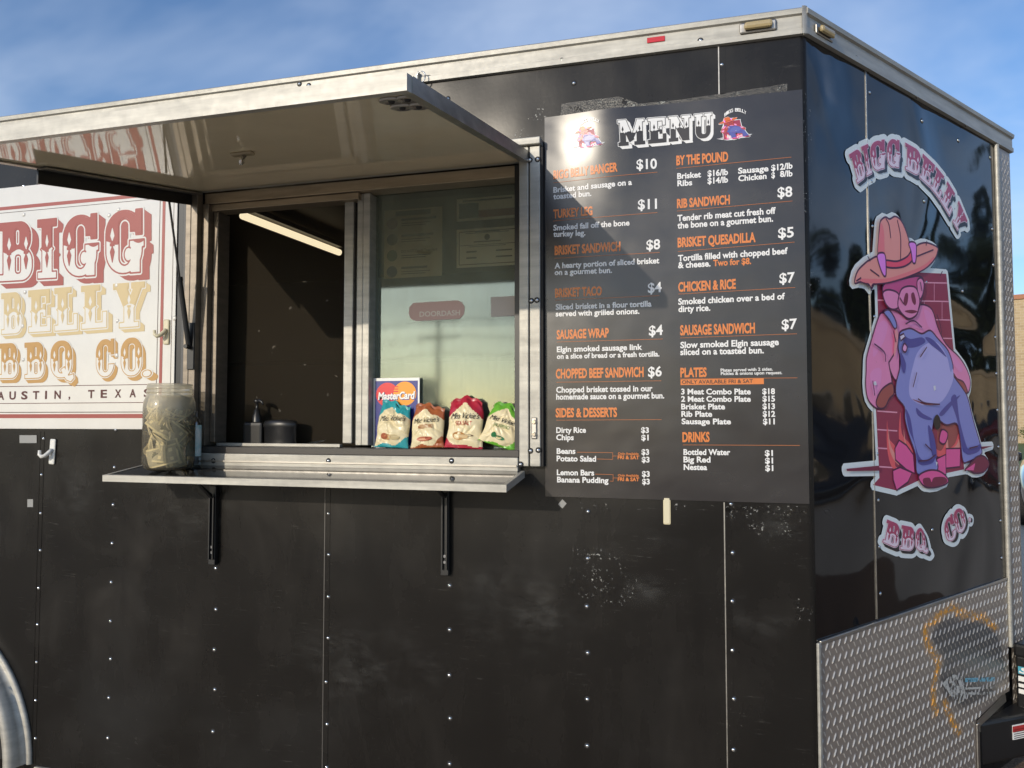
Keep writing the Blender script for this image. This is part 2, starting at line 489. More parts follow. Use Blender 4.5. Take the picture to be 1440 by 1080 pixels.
def contours(field, x, y):
    """closed zero contours by marching squares (negative = inside)"""
    f = field; ny, nx = f.shape
    ins = f < 0
    segs = {}
    def ex(i, j): t = f[j, i] / (f[j, i] - f[j, i + 1]); return (x[i] + t * (x[i + 1] - x[i]), y[j])
    def ey(i, j): t = f[j, i] / (f[j, i] - f[j + 1, i]); return (x[i], y[j] + t * (y[j + 1] - y[j]))
    P = {}
    c = ins[:-1, :-1] * 1 + ins[:-1, 1:] * 2 + ins[1:, 1:] * 4 + ins[1:, :-1] * 8
    T = {1: 'LB', 2: 'BR', 3: 'LR', 4: 'RT', 6: 'BT', 7: 'LT', 8: 'TL', 9: 'TB', 11: 'TR', 12: 'RL', 13: 'RB', 14: 'BL', 5: 'LBRT', 10: 'BRTL'}
    for j, i in zip(*np.nonzero((c > 0) & (c < 15))):
        s_ = T[int(c[j, i])]
        for k in range(0, len(s_), 2):
            ks = []
            for ch in s_[k:k + 2]:
                if ch == 'B': key = ('x', i, j); pt = ex(i, j)
                elif ch == 'T': key = ('x', i, j + 1); pt = ex(i, j + 1)
                elif ch == 'L': key = ('y', i, j); pt = ey(i, j)
                else: key = ('y', i + 1, j); pt = ey(i + 1, j)
                P[key] = pt; ks.append(key)
            segs[ks[0]] = ks[1]
    loops = []
    while segs:
        a, b = segs.popitem(); lp = [a]
        while b != a and b in segs: lp.append(b); b = segs.pop(b)
        if len(lp) > 5: loops.append([P[k] for k in lp])
    return [simp(l, 0.0025) for l in loops]
def simp(p, tol):
    p = np.array(p)
    if len(p) < 8: return [tuple(q) for q in p]
    def dp(a):
        if len(a) < 3: return a
        d = a[-1] - a[0]; l = np.hypot(*d)
        w_ = a - a[0]
        dist = np.abs(d[0] * w_[:, 1] - d[1] * w_[:, 0]) / l if l > 1e-9 else np.hypot(w_[:, 0], w_[:, 1])
        k = int(dist.argmax())
        if dist[k] < tol: return np.array([a[0], a[-1]])
        return np.vstack([dp(a[:k + 1])[:-1], dp(a[k:])])
    h = len(p) // 2
    r = np.vstack([dp(p[:h + 1])[:-1], dp(np.vstack([p[h:], p[:1]]))[:-1]])
    return [tuple(q) for q in r]
_gl = {}
def letter_layers(ch, shade, border):
    key = (ch, shade, border)
    if key in _gl: return _gl[key]
    res = 1 / 72
    m_ = 0.12 + max(abs(shade[0]), abs(shade[1])) + border
    xs = np.arange(-m_, 1.1 + m_, res); ys = np.arange(-m_ - .12, 1 + m_, res)
    X, Y = np.meshgrid(xs, ys)
    wd, d, cols = glyph(ch, X, Y)
    sh = d
    for k in range(1, 9): sh = mn(sh, glyph(ch, X - shade[0] * k / 8, Y + shade[1] * k / 8)[1])
    L = {}
    L['border'] = contours(sh - border, xs, ys) if border > 0 else []
    L['shade'] = contours(sh - 0.012, xs, ys)
    L['gap'] = contours(d - 0.038, xs, ys)
    L['line'] = contours(d - 0.014, xs, ys)
    face = d + 0.012
    L['face'] = contours(face, xs, ys)
    orn_u, orn_l = np.full(X.shape, 9.), np.full(X.shape, 9.)
    for c in cols:
        orn_u = mn(orn_u, sd_poly(X, Y, [(c - .045, .62), (c, .76), (c + .045, .62), (c, .52)]))
        orn_l = mn(orn_l, sd_poly(X, Y, [(c - .05, .36), (c, .47), (c + .05, .36), (c, .16)]))
        orn_l = mn(orn_l, sd_box(X, Y, c - .05, c + .05, .45, .50))
    up = mx(mx(face, .5 - Y + 0.035 * np.cos(X * 14)), -orn_u)
    lo = mx(mx(face, orn_l), Y - .52)
    L['upper'] = contours(up, xs, ys)
    L['lower_ornament'] = contours(lo, xs, ys) if cols else []
    _gl[key] = (wd, L)
    return _gl[key]
def put_letter(mb, ch, mapf, y, mats, shade=(.13, .11), border=0.0):
    """mats: dict layer -> material, drawn from the back layer to the front one"""
    wd, L = letter_layers(ch, shade, border)
    for k, nm in enumerate(('border', 'shade', 'gap', 'line', 'face', 'upper', 'lower_ornament')):
        if nm not in mats or not L[nm]: continue
        lo = [[mapf(a / wd, b) for a, b in lp] for lp in L[nm]]
        fill(mb, lo, y - 0.00035 * k, mats[nm])

# ================================================================== GROUND
GRAVEL, t, b = new_mat('dusty_concrete_lot')
n1 = nd_noise(t, 0.35, 5, 0.6); n2 = nd_noise(t, 60, 3, 0.6)
t.links.new(nd_mix(t, n2, nd_mix(t, n1, (0.40, 0.325, 0.235), (0.52, 0.43, 0.315)), (0.56, 0.47, 0.36)), b.inputs['Base Color'])
b.inputs['Roughness'].default_value = 0.9
nd_bump(t, b, n2, 0.4, 0.01)
g = MB()
R0 = 700
vs, fs = [], []
for i in range(49):
    a = 2 * math.pi * i / 48
    vs.append((R0 * math.cos(a), R0 * math.sin(a), 0))
g.add(vs[:48], [tuple(range(48))], GRAVEL)
tag(g.obj('ground'), kind='structure')
MULCH, t, b = new_mat('brown_leaf_litter')
n1 = nd_noise(t, 70, 5, 0.7, dist=1.0); n2 = nd_noise(t, 9, 3, 0.6)
t.links.new(nd_mix(t, nd_ramp(t, n1, 0.35, 0.7), nd_mix(t, n2, (0.06, 0.032, 0.018), (0.12, 0.065, 0.035)), (0.42, 0.26, 0.14)), b.inputs['Base Color'])
b.inputs['Roughness'].default_value = 0.95
nd_bump(t, b, n1, 1.0, 0.03)
g = MB()
rg = random.Random(3)
pl = [(3.1 + 2.6 * math.cos(a) * rg.uniform(.85, 1.1), 1.6 + 2.3 * math.sin(a) * rg.uniform(.85, 1.1)) for a in [2 * math.pi * k / 40 for k in range(40)]]
g.add([(x, y, 0.006) for x, y in pl], [tuple(range(40))], MULCH)
tag(g.obj('leaf_litter'), kind='structure')
GRASS, t, b = new_mat('mown_grass')
n1 = nd_noise(t, 30, 4, 0.7)
t.links.new(nd_mix(t, n1, (0.07, 0.11, 0.03), (0.16, 0.21, 0.07)), b.inputs['Base Color'])
b.inputs['Roughness'].default_value = 0.95
g = MB(); g.quad((2, 29, .008), (70, 29, .008), (70, 58, .008), (2, 58, .008), GRASS)
tag(g.obj('lawn'), kind='structure')

# ================================================================== FOOD TRAILER
TR = thing('food_trailer', (0, 0, 0), 'black food trailer with a slanted glossy nose, open serving window and raised awning', 'food trailer')
XB, TIP = -6.6, ND * 1.664
ZB, ZR = 0.20, 2.768
OX0, OX1, OZ0, OZ1 = -2.135, -0.885, 1.44, 2.455        # serving window opening

# side panel with the opening
s = MB()
xs, zs = [XB, OX0, OX1, -0.012], [ZB, OZ0, OZ1, ZR]
vs = [(x, 0, z) for z in zs for x in xs]
fs = [(4 * j + i, 4 * j + i + 1, 4 * j + i + 5, 4 * j + i + 4) for j in range(3) for i in range(3) if not (i == 1 and j == 1)]
s.add(vs, fs, BLACK)
# rounded corner into the nose
k = 7; arc = []
for i in range(k + 1):
    a = i / k
    arc.append(np.array([-0.012, 0.0]) * (1 - a) ** 2 + np.array([0.0, 0.0]) * 2 * a * (1 - a) + ND[:2] * 0.012 * a * a)
vs = [(p[0], p[1], z) for z in (ZB, ZR) for p in arc]
s.add(vs, [(i, i + 1, k + 2 + i, k + 1 + i) for i in range(k)], BLACK, True)
side = s.obj('side_panel', TR)
# nose panels
s = MB(); s.quad((0.012, 0, ZB), (1.664, 0, ZB), (1.664, 0, ZR), (0.012, 0, ZR), NOSEBLK)
nose = s.obj('nose_panel', TR, NA)
s = MB()
p2 = np.array([0.0, 2.702])
s.quad((TIP[0], TIP[1], ZB), (p2[0], p2[1], ZB), (p2[0], p2[1], ZR), (TIP[0], TIP[1], ZR), NOSEBLK)
s.obj('nose_panel', TR)
s = MB()
s.quad((0, 2.702, ZB), (XB, 2.702, ZB), (XB, 2.702, ZR), (0, 2.702, ZR), BLACK)
s.obj('far_side_panel', TR)
s = MB(); s.quad((XB, 0, ZB), (XB, 2.702, ZB), (XB, 2.702, ZR), (XB, 0, ZR), BLACK); s.obj('rear_panel', TR)
roofp = [(XB, 0), (0, 0), (TIP[0], TIP[1]), (0, 2.702), (XB, 2.702)]
s = MB(); s.add([(x, y, 2.838) for x, y in roofp], [tuple(range(5))], ALUD); s.obj('roof', TR)
s = MB(); s.add([(x, y, ZB) for x, y in roofp], [tuple(range(5))], BLKMET); s.obj('chassis_floor', TR)
# interior
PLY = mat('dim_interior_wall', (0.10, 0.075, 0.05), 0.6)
s = MB()
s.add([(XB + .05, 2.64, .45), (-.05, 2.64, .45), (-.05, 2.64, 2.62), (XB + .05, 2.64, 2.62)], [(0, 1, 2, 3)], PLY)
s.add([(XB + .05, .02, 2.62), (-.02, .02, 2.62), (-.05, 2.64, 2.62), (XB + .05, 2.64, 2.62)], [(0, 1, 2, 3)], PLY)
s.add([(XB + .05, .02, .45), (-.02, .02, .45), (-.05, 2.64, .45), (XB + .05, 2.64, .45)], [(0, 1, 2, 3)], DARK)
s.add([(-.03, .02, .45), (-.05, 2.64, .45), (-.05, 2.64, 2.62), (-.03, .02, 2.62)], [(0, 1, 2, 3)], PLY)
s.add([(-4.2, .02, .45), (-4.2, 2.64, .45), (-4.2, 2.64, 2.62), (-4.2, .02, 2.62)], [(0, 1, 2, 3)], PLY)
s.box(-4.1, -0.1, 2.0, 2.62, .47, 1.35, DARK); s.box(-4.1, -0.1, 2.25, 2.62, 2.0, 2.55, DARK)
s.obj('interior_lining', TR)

# seams
GREYD = mat('worn_grey_edge', (.10, .095, .09), .45, .5)
for X, SM in ((-0.252, ALUD), (-1.612, GREYD), (-2.885, BLACK), (-4.2, BLACK)):
    for z0, z1 in ((ZB + .05, 1.345), (2.615, ZR)) if X > -1 else ((ZB + .05, 1.38),) if X > -2 else ((ZB + .05, 1.55), (2.56, ZR)):
        s = MB(); s.box(X - .0016, X + .0016, -.0022, .0, z0, z1, SM)
        s.box(X + .0016, X + .020, -.0012, .0, z0, z1, BLACK); s.obj('panel_seam', side)
s = MB()
s.box(.376, .379, -.003, 0, .95, ZR, ALU); s.box(.379, .40, -.0016, 0, .95, ZR, NOSEBLK)
s.obj('panel_seam', nose)
# rivets
def rivet_mesh():
    r = MB(); r.lathe([(0.0062, 0), (0.0058, .0020), (0.0040, .0038), (0.0010, .0046), (0, .0047)], (0, 0, 0), CHROME, 10)
    r.lathe([(0.0098, 0.0), (0.0095, .0006), (0.005, .0007)], (0, 0, 0), RUBBER, 12)  # dark ring put in for the shadow around each head
    me = r.mesh('rivet'); me.transform(Matrix.Rotation(rad(90), 4, 'X')); return me
RIV = rivet_mesh()
def rivet(x, z, parent, y=0.0):
    o = bpy.data.objects.new('rivet', RIV); COL.objects.link(o); o.location = (x, y, z); o.parent = parent
rr = random.Random(11)
for X, z0, z1 in ((-.232, .30, 1.34), (-.676, .30, 1.30), (-1.143, .30, 1.04), (-1.598, .30, 1.27), (-2.056, .30, 1.05), (-2.522, .27, 1.56), (-2.872, .30, 1.52)):
    z = z1
    while z > z0:
        rivet(X + rr.uniform(-.003, .003), z + rr.uniform(-.004, .004), side); z -= 0.1465
for px, py in ((630, 139), (807, 117), (1015, 91), (34, 262)):
    rivet(*W(px, py), side)
for sx, st in ((.403, .152), (.80, .30), (1.12, .3), (1.44, .152)):
    z = 2.70
    while z > 1.0:
        if not (2.42 < z < 2.60): rivet(sx, z, nose)
        z -= st

# roof rail
def rail(length0, length1, name, parent, rz):
    s = MB()
    prof = [(-.004, 2.768), (-.014, 2.770), (-.014, 2.788), (-.009, 2.791), (-.009, 2.828), (-.017, 2.832), (-.019, 2.846), (-.010, 2.853), (.03, 2.853), (.03, 2.768)]
    n = len(prof)
    vs = [(length0, y, z) for y, z in prof] + [(length1, y, z) for y, z in prof]
    s.add(vs, [(i, (i + 1) % n, n + (i + 1) % n, n + i) for i in range(n)] + [tuple(range(n)), tuple(range(n, 2 * n))], ALUP)
    return s.obj(name, parent, rz)
r1 = rail(XB, -.006, 'roof_rail', TR, 0)
r2 = rail(-.006, 1.672, 'roof_rail', TR, NA)
s = MB()                                                       # rounded corner cap
cp = []
for i in range(9):
    a = -math.pi / 2 + (NA) * i / 8
    cp.append((math.cos(a) * .019, math.sin(a) * .019))
vs = [(-.006 + x, .0 + y, z) for z in (2.7675, 2.8535) for x, y in cp]
s.add(vs, [(i, i + 1, 10 + i, 9 + i) for i in range(8)] + [tuple(range(9, 18))], ALUP, True)
s.obj('corner_cap', TR)
def screw_row(parent, pts, y):
    for x, z in pts:
        rivet(x, z, parent, y)
screw_row(r1, [W(px, py, -.01) for px, py in ((985, 57), (790, 85), (603, 109), (434, 120), (421, 118))], -.0095)
screw_row(r2, [N(px, py, .01) for px, py in ((1205, 82), (1289, 135), (1358, 175), (1391, 193))], -.0095)
# marker lamps and red reflector
LENS = mat('amber_smoked_lens', (0.42, 0.33, 0.17), 0.18, 0, 0.6, 0.5)
def marker(parent, x, z, L, y):
    m_ = MB(); m_.box(x - L / 2 - .012, x + L / 2 + .012, y - .008, y, z - .017, z + .017, ALUD, .005)
    o = m_.obj('marker_lamp', parent)
    q = MB(); q.box(x - L / 2, x + L / 2, y - .026, y - .008, z - .012, z + .012, LENS, .009); q.obj('lens', o)
for px, py in ((1066, 38),):
    x, z = W(px, py, -.012); marker(TR, x, z, .085, -.010)
x, z = N(1158, 47, .012)
m_ = MB(); m_.box(x - .05, x + .05, -.018, -.010, z - .017, z + .017, ALUD, .005); o = m_.obj('marker_lamp', TR, NA)
q = MB(); q.box(x - .04, x + .04, -.034, -.018, z - .012, z + .012, LENS, .009); q.obj('lens', o)
s = MB(); x0, z0 = W(910, 58, -.01); x1, z1 = W(935, 55, -.01)
s.box(x0, x1, -.0125, -.0095, z0 - .007, z0 + .010, mat('red_reflector', (0.55, 0.02, 0.03), .25), .001)
s.obj('reflector', TR)

# bottom rail, fender and wheel
s = MB(); s.box(-2.86, -.02, -.014, .0, ZB - .03, .245, ALUP, .003); s.obj('bottom_rail', TR)
FC = (-3.47, .25)
s = MB(); n = 40
prof = [(.590, 0.0), (.592, -.010), (.580, -.016), (.566, -.012), (.562, -.035), (.556, -.060), (.545, -.072), (.525, -.074), (.520, -.066), (.528, -.02), (.528, 0)]
vs, fs = [], []
for i in range(n + 1):
    a = math.pi * i / n
    for r_, y in prof: vs.append((FC[0] + r_ * math.cos(a), y, FC[1] + r_ * math.sin(a)))
L = len(prof)
for i in range(n):
    for j in range(L - 1): fs.append((i * L + j, i * L + j + 1, (i + 1) * L + j + 1, (i + 1) * L + j))
s.add(vs, fs, ALUP, True)
s.add([(FC[0] + .530 * math.cos(math.pi * i / n), -.003, FC[1] + .530 * math.sin(math.pi * i / n)) for i in range(n + 1)], [tuple(range(n + 1))], RUBBER)
s.obj('fender', TR)
def wheel(cx, cz, y, r, wd, parent):
    s = MB(); prof = [(r * .60, -wd / 2), (r * .92, -wd / 2), (r, -wd * .32), (r, wd * .32), (r * .92, wd / 2), (r * .60, wd / 2)]
    s.lathe(prof, (0, 0, 0), RUBBER, 36)
    for k in range(44):
        a = 2 * math.pi * k / 44
        s.add([(r * 1.012 * math.cos(a + d_), r * 1.012 * math.sin(a + d_), zz_) for zz_ in (-wd * .31, wd * .31) for d_ in (-.045, .045)], [(0, 1, 3, 2)], RUBBER)
    me = s.mesh('wheel'); me.transform(Matrix.Translation((cx, y, cz)) @ Matrix.Rotation(rad(90), 4, 'X'))
    o = bpy.data.objects.new('wheel', me); COL.objects.link(o); o.parent = parent
    s = MB(); s.lathe([(0, wd * .2), (r * .2, wd * .25), (r * .25, wd * .12), (r * .5, wd * .08), (r * .58, wd * .42), (r * .63, wd * .46)], (0, 0, 0), CHROME, 30)
    me = s.mesh('rim'); me.transform(Matrix.Translation((cx, y, cz)) @ Matrix.Rotation(rad(90), 4, 'X'))
    q = bpy.data.objects.new('rim', me); COL.objects.link(q); q.parent = o
    return o
wheel(-3.47, .36, -.05, .36, .20, TR)

# ------------------------------------------------------------------ awning
HY0, HZ0, FY, FZ = -.012, 2.452, -1.016, 2.277
AX0, AX1 = -2.185, -.862
SL = (FZ - HZ0) / (FY - HY0)
def az(y): return HZ0 + (y - HY0) * SL
def A(px, py):
    d = ray(px, py); nrm = np.array([0, -SL, 1.0]); p0 = np.array([0, HY0, HZ0])
    p = CAM + d * (np.dot(p0 - CAM, nrm) / np.dot(d, nrm)); return p
s = MB(); TH = .033
nx, ny = 24, 18
s.add([(AX0 + (AX1 - AX0) * i / nx, FY + (HY0 - FY) * j / ny, az(FY + (HY0 - FY) * j / ny) + .004) for j in range(ny + 1) for i in range(nx + 1)],
      [(j * (nx + 1) + i, j * (nx + 1) + i + 1, (j + 1) * (nx + 1) + i + 1, (j + 1) * (nx + 1) + i) for j in range(ny) for i in range(nx)], AWNW)
s.add([(x, y, az(y) + TH) for x, y in ((AX0, FY), (AX1, FY), (AX1, HY0), (AX0, HY0))], [(0, 1, 2, 3)], BLACK)
awn = s.obj('awning', TR)
def awn_bar(x0, x1, y0, y1, lo, hi, material, name):
    b_ = MB(); vs = [(x, y, az(y) + h) for x in (x0, x1) for y in (y0, y1) for h in (lo, hi)]
    b_.add(vs, [(0, 1, 3, 2), (4, 6, 7, 5), (0, 4, 5, 1), (2, 3, 7, 6), (0, 2, 6, 4), (1, 5, 7, 3)], material)
    return b_.obj(name, awn)
awn_bar(AX0, AX1, FY - .004, FY + .022, -.002, TH + .002, ALUP, 'front_edge')
awn_bar(AX1 - .022, AX1 + .002, FY + .022, HY0, -.002, TH + .002, ALUD, 'side_edge')
awn_bar(AX0 - .002, AX0 + .022, FY + .022, HY0, -.002, TH + .002, ALUD, 'side_edge')
# angle bar near the left edge that the gas strut pushes on
b_ = MB()
y0, y1 = -.695, -.012
for x0, x1, lo, hi, m_ in ((-2.175, -2.169, -.046, -.001, BLKMET), (-2.169, -2.135, -.006, -.001, ALUD)):
    vs = [(x, y, az(y) + h) for x in (x0, x1) for y in (y0, y1) for h in (lo, hi)]
    b_.add(vs, [(0, 1, 3, 2), (4, 6, 7, 5), (0, 4, 5, 1), (2, 3, 7, 6), (0, 2, 6, 4), (1, 5, 7, 3)], m_)
b_.obj('support_bar', awn)
for px, py in ((550.5, 142.5), (573, 140), (566, 151.5), (589, 150)):
    p = A(px, py); f_ = MB()
    f_.lathe([(.027, 0.0), (.027, -.004), (.021, -.006), (.019, -.002), (.0, -.003)], (0, 0, 0), ALUD, 22)
    f_.lathe([(.008, -.0035), (.006, -.008), (0, -.009)], (0, 0, 0), BLKPL, 12)
    o = f_.obj('round_vent', awn); o.location = (p[0], p[1], p[2] + .003); o.rotation_euler = (math.atan(SL), 0, 0)
# hinge rail
s = MB(); s.box(-2.20, -.818, -.046, -.001, 2.500, 2.524, ALUP, .003); s.box(-2.20, -.865, -.030, -.001, 2.455, 2.499, ALUP)
s.obj('hinge_rail', TR)
# rotary catch on the roof rail above the awning
s = MB(); x, z = W(592, 108, -.03)
s.tube([(x + .016 * math.cos(a), -.03, z + .02 * math.sin(a)) for a in [2 * math.pi * k / 14 for k in range(15)]], .0022, CHROME, 6)
s.box(x - .022, x - .012, -.03, -.01, z - .018, z + .022, ALUP)
s.obj('awning_catch', TR)
# gas strut
STL = np.array([-2.160, -.042, W(283, 487, -.04)[1]])
d = ray(238, 284); tt = (-2.165 - CAM[0]) / d[0]; STU = CAM + d * tt
STU[2] = min(STU[2], az(STU[1]) - .03)
mid = STL + (STU - STL) * .48
s = MB(); s.cyl(STL, mid, .0095, .0095, BLKMET, 12); o = s.obj('gas_strut', TR)
s = MB(); s.cyl(mid, STU, .0040, .0040, BLKMET, 10); s.obj('rod', o)
s = MB(); s.cyl(mid - (STU - STL) * .02, mid + (STU - STL) * .01, .0115, .0115, BLKPL, 12); s.obj('collar', o)
s = MB(); zc = STL[2]; s.box(-2.172, -2.142, -.038, -.031, zc - .085, zc + .09, BLKMET, .002)
s.cyl((-2.160, -.036, zc), (-2.160, -.062, zc), .010, .008, BLKMET, 10); s.obj('mounting_plate', o)

# ------------------------------------------------------------------ serving window
ALUG = mat_alu('shade_toned_aluminium', (0.24, 0.205, 0.165), 0.5, .03, .6); GRYS = mat('grey_rubber_seal', (.07, .07, .072), .5)  # first metal darkened in colour for shade and dark reflections at the left jamb
WIN = MB()
for a0, a1 in ((-.893, -.861), (-.857, -.822)): WIN.box(a0, a1, -.032, -.0005, 1.446, 2.498, ALUP, .0025)
WIN.box(-2.140, -.896, -.034, -.001, 1.428, 1.474, ALUP, .003); WIN.box(-2.140, -.900, -.040, -.034, 1.444, 1.449, ALUD)
WIN.box(-.820, -.8135, -.026, -.0005, 1.446, 2.498, RUBBER)  # dark cap strip standing in for the shadow beside the right trim
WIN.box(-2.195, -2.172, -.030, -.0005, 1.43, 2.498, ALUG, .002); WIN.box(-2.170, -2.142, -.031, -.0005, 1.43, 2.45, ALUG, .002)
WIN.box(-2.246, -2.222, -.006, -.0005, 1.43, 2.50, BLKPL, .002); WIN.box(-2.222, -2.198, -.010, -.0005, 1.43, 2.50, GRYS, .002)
wf = WIN.obj('window_frame', TR)
s = MB()                                                       # header
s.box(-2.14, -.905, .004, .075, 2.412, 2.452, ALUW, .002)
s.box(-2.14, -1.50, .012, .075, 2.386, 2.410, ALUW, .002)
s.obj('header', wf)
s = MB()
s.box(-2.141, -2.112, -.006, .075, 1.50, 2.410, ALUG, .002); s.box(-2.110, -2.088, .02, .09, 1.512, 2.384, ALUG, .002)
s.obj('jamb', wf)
s = MB(); s.box(-.917, -.894, .0, .12, 1.476, 2.452, BLKMET); s.obj('jamb', wf)  # right jamb coloured black for the deep shade in the reveal
s = MB()
s.box(-1.572, -1.535, .045, .10, 1.512, 2.400, ALUP, .003); s.box(-1.533, -1.517, .06, .10, 1.512, 2.400, BLKPL)
s.box(-1.515, -1.492, .035, .10, 1.506, 2.410, ALUP, .002); s.box(-1.490, -1.463, .030, .10, 1.506, 2.410, ALUP, .003)
s.obj('mullion', wf)
s = MB(); s.box(-2.138, -.894, -.030, .14, 1.4745, 1.498, mat('dark_window_track', (0.05, 0.045, 0.042), .35), .002); s.obj('track', wf)
s = MB(); s.box(-2.088, -1.574, .03, .05, 1.499, 1.510, ALUP, .001); s.obj('bottom_rail', wf)
for px, py in ((300, 648), (462, 648), (635, 648), (732, 653)):
    x, z = W(px, py, -.034); rivet(x, z, wf, -.034)
for px, py in ((745, 225), (756, 224), (747, 423), (755, 422), (746, 634), (757, 633)):
    x, z = W(px, py, -.032); rivet(x, z, wf, -.032)
s = MB()                                                       # little latch plate on the right trim
x, z = W(750, 602, -.034)
s.box(x - .006, x + .012, -.038, -.0325, z - .035, z + .035, ALUD, .003)
for dz in (-.02, .02): s.cyl((x + .003, -.038, z + dz), (x + .003, -.045, z + dz), .008, .006, CHROME, 12)
s.obj('latch_plate', wf)
# insect screen
SCR, t, b = new_mat('insect_screen')
b.inputs['Roughness'].default_value = .9; b.inputs['Specular IOR Level'].default_value = .1
n1 = nd_noise(t, 90, 3, .6); n2 = nd_noise(t, 2.5, 4, .6)
n3 = nd_noise(t, 30, 2, .5)
cc = nd_mix(t, n2, (.052, .043, .032), (.095, .079, .058))
cc = nd_mix(t, nd_ramp(t, n3, .69, .71), cc, (.5, .45, .38))
t.links.new(nd_mix(t, n1, cc, (.07, .058, .042)), b.inputs['Base Color'])
tr = t.nodes.new('ShaderNodeBsdfTransparent'); ms = t.nodes.new('ShaderNodeMixShader'); ms.inputs[0].default_value = .32
t.links.new(tr.outputs[0], ms.inputs[1]); t.links.new(b.outputs[0], ms.inputs[2]); t.links.new(ms.outputs[0], t.nodes['Material Output'].inputs[0])
s = MB()
gx, gz = 18, 30
s.add([(-2.135 + .60 * i / gx, .135 + .0015 * math.sin(i * .9 + j * .3), 1.50 + .92 * j / gz) for j in range(gz + 1) for i in range(gx + 1)],
      [(j * (gx + 1) + i, j * (gx + 1) + i + 1, (j + 1) * (gx + 1) + i + 1, (j + 1) * (gx + 1) + i) for j in range(gz) for i in range(gx)], SCR, True)
s.obj('insect_screen', wf)
# fixed pane
GL, t, b = new_mat('dusty_window_glass')
b.inputs['Base Color'].default_value = (.46, .53, .41, 1); b.inputs['Roughness'].default_value = .9
n1 = nd_noise(t, 7, 6, .65, stretch=(2.5, 1, .6)); n2 = nd_noise(t, 1.8, 3, .5)
gl = t.nodes.new('ShaderNodeBsdfGlossy'); gl.inputs['Roughness'].default_value = .05; gl.inputs['Color'].default_value = (.80, .93, .85, 1)
tr = t.nodes.new('ShaderNodeBsdfTransparent'); tr.inputs['Color'].default_value = (.86, .82, .72, 1)
fr = t.nodes.new('ShaderNodeFresnel'); fr.inputs['IOR'].default_value = 1.9
m1 = t.nodes.new('ShaderNodeMixShader')
t.links.new(nd_math(t, 'ADD', fr.outputs[0], .055), m1.inputs[0]); t.links.new(tr.outputs[0], m1.inputs[1]); t.links.new(gl.outputs[0], m1.inputs[2])
m2 = t.nodes.new('ShaderNodeMixShader')
t.links.new(nd_math(t, 'MULTIPLY', nd_ramp(t, n1, .10, .90), .34), m2.inputs[0])
t.links.new(m1.outputs[0], m2.inputs[1]); t.links.new(b.outputs[0], m2.inputs[2]); t.links.new(m2.outputs[0], t.nodes['Material Output'].inputs[0])
bn = nd_bump(t, None, n2, .05, .01); t.links.new(bn, gl.inputs['Normal'])
s = MB(); s.quad((-1.475, .08, 1.499), (-.905, .08, 1.499), (-.905, .08, 2.42), (-1.475, .08, 2.42), GL)
s.obj('glass_pane', wf)

# ------------------------------------------------------------------ counter shelf
d = ray(144, 675); tt = (-.249 - CAM[1]) / d[1]; SX0 = (CAM + d * tt)[0]; SX1 = -.873
SBY, SBZ, SFY, SFZ = -.036, 1.432, -.249, 1.404
def shz(y): return SBZ + (y - SBY) * (SFZ - SBZ) / (SFY - SBY)
LAM, t, b = new_mat('dark_laminate_top')
b.inputs['Base Color'].default_value = (.022, .021, .020, 1)
n1 = nd_noise(t, 6, 5, .6)
t.links.new(nd_math(t, 'ADD', nd_math(t, 'MULTIPLY', n1, .14), .02), b.inputs['Roughness']); b.inputs['Specular IOR Level'].default_value = .45
def shelf_bar(x0, x1, y0, y1, lo, hi, material, name, parent):
    b_ = MB(); vs = [(x, y, shz(y) + h) for x in (x0, x1) for y in (y0, y1) for h in (lo, hi)]
    b_.add(vs, [(0, 1, 3, 2), (4, 6, 7, 5), (0, 4, 5, 1), (2, 3, 7, 6), (0, 2, 6, 4), (1, 5, 7, 3)], material)
    return b_.obj(name, parent)
shelf = shelf_bar(SX0 + .012, SX1 - .012, SFY + .012, SBY, -.020, -.002, LAM, 'counter_shelf', TR)
shelf_bar(SX0, SX1, SFY, SFY + .012, -.022, 0, ALUP, 'edge_trim', shelf)
shelf_bar(SX1 - .012, SX1, SFY + .012, SBY, -.022, 0, ALUP, 'edge_trim', shelf)
shelf_bar(SX0, SX0 + .012, SFY + .012, SBY, -.022, 0, ALUP, 'edge_trim', shelf)
for px0, px1, pz in ((304, 717, 793), (629, 718, 808)):
    x, zt = W(px0, px1); zb = W(px0, pz)[1]
    s = MB(); s.box(x - .016, x + .012, -.020, -.001, zb, zt + .09, BLKMET, .002)
    s.box(x - .010, x - .006, -.030, -.020, zb + .02, zt + .05, BLKMET); s.box(x + .006, x + .010, -.030, -.020, zb + .02, zt + .05, BLKMET)
    o = s.obj('shelf_bracket', TR)
    s = MB(); s.add([(x - .006, -.03, zt + .045), (x + .006, -.03, zt + .045), (x + .006, -.14, shz(-.14) - .024), (x - .006, -.14, shz(-.14) - .024),
                     (x - .006, -.03, zt + .06), (x + .006, -.03, zt + .06), (x + .006, -.14, shz(-.14) - .0235), (x - .006, -.14, shz(-.14) - .0235)],
                    [(0, 1, 2, 3), (4, 5, 6, 7), (0, 3, 7, 4), (1, 2, 6, 5), (0, 1, 5, 4)], BLKMET); s.obj('brace', o)
    s = MB()
    for dz in (.045, .065): s.cyl((x, -.020, zb + dz), (x, -.0245, zb + dz), .006, .005, CHROME, 10)
    s.obj('bolt', o)

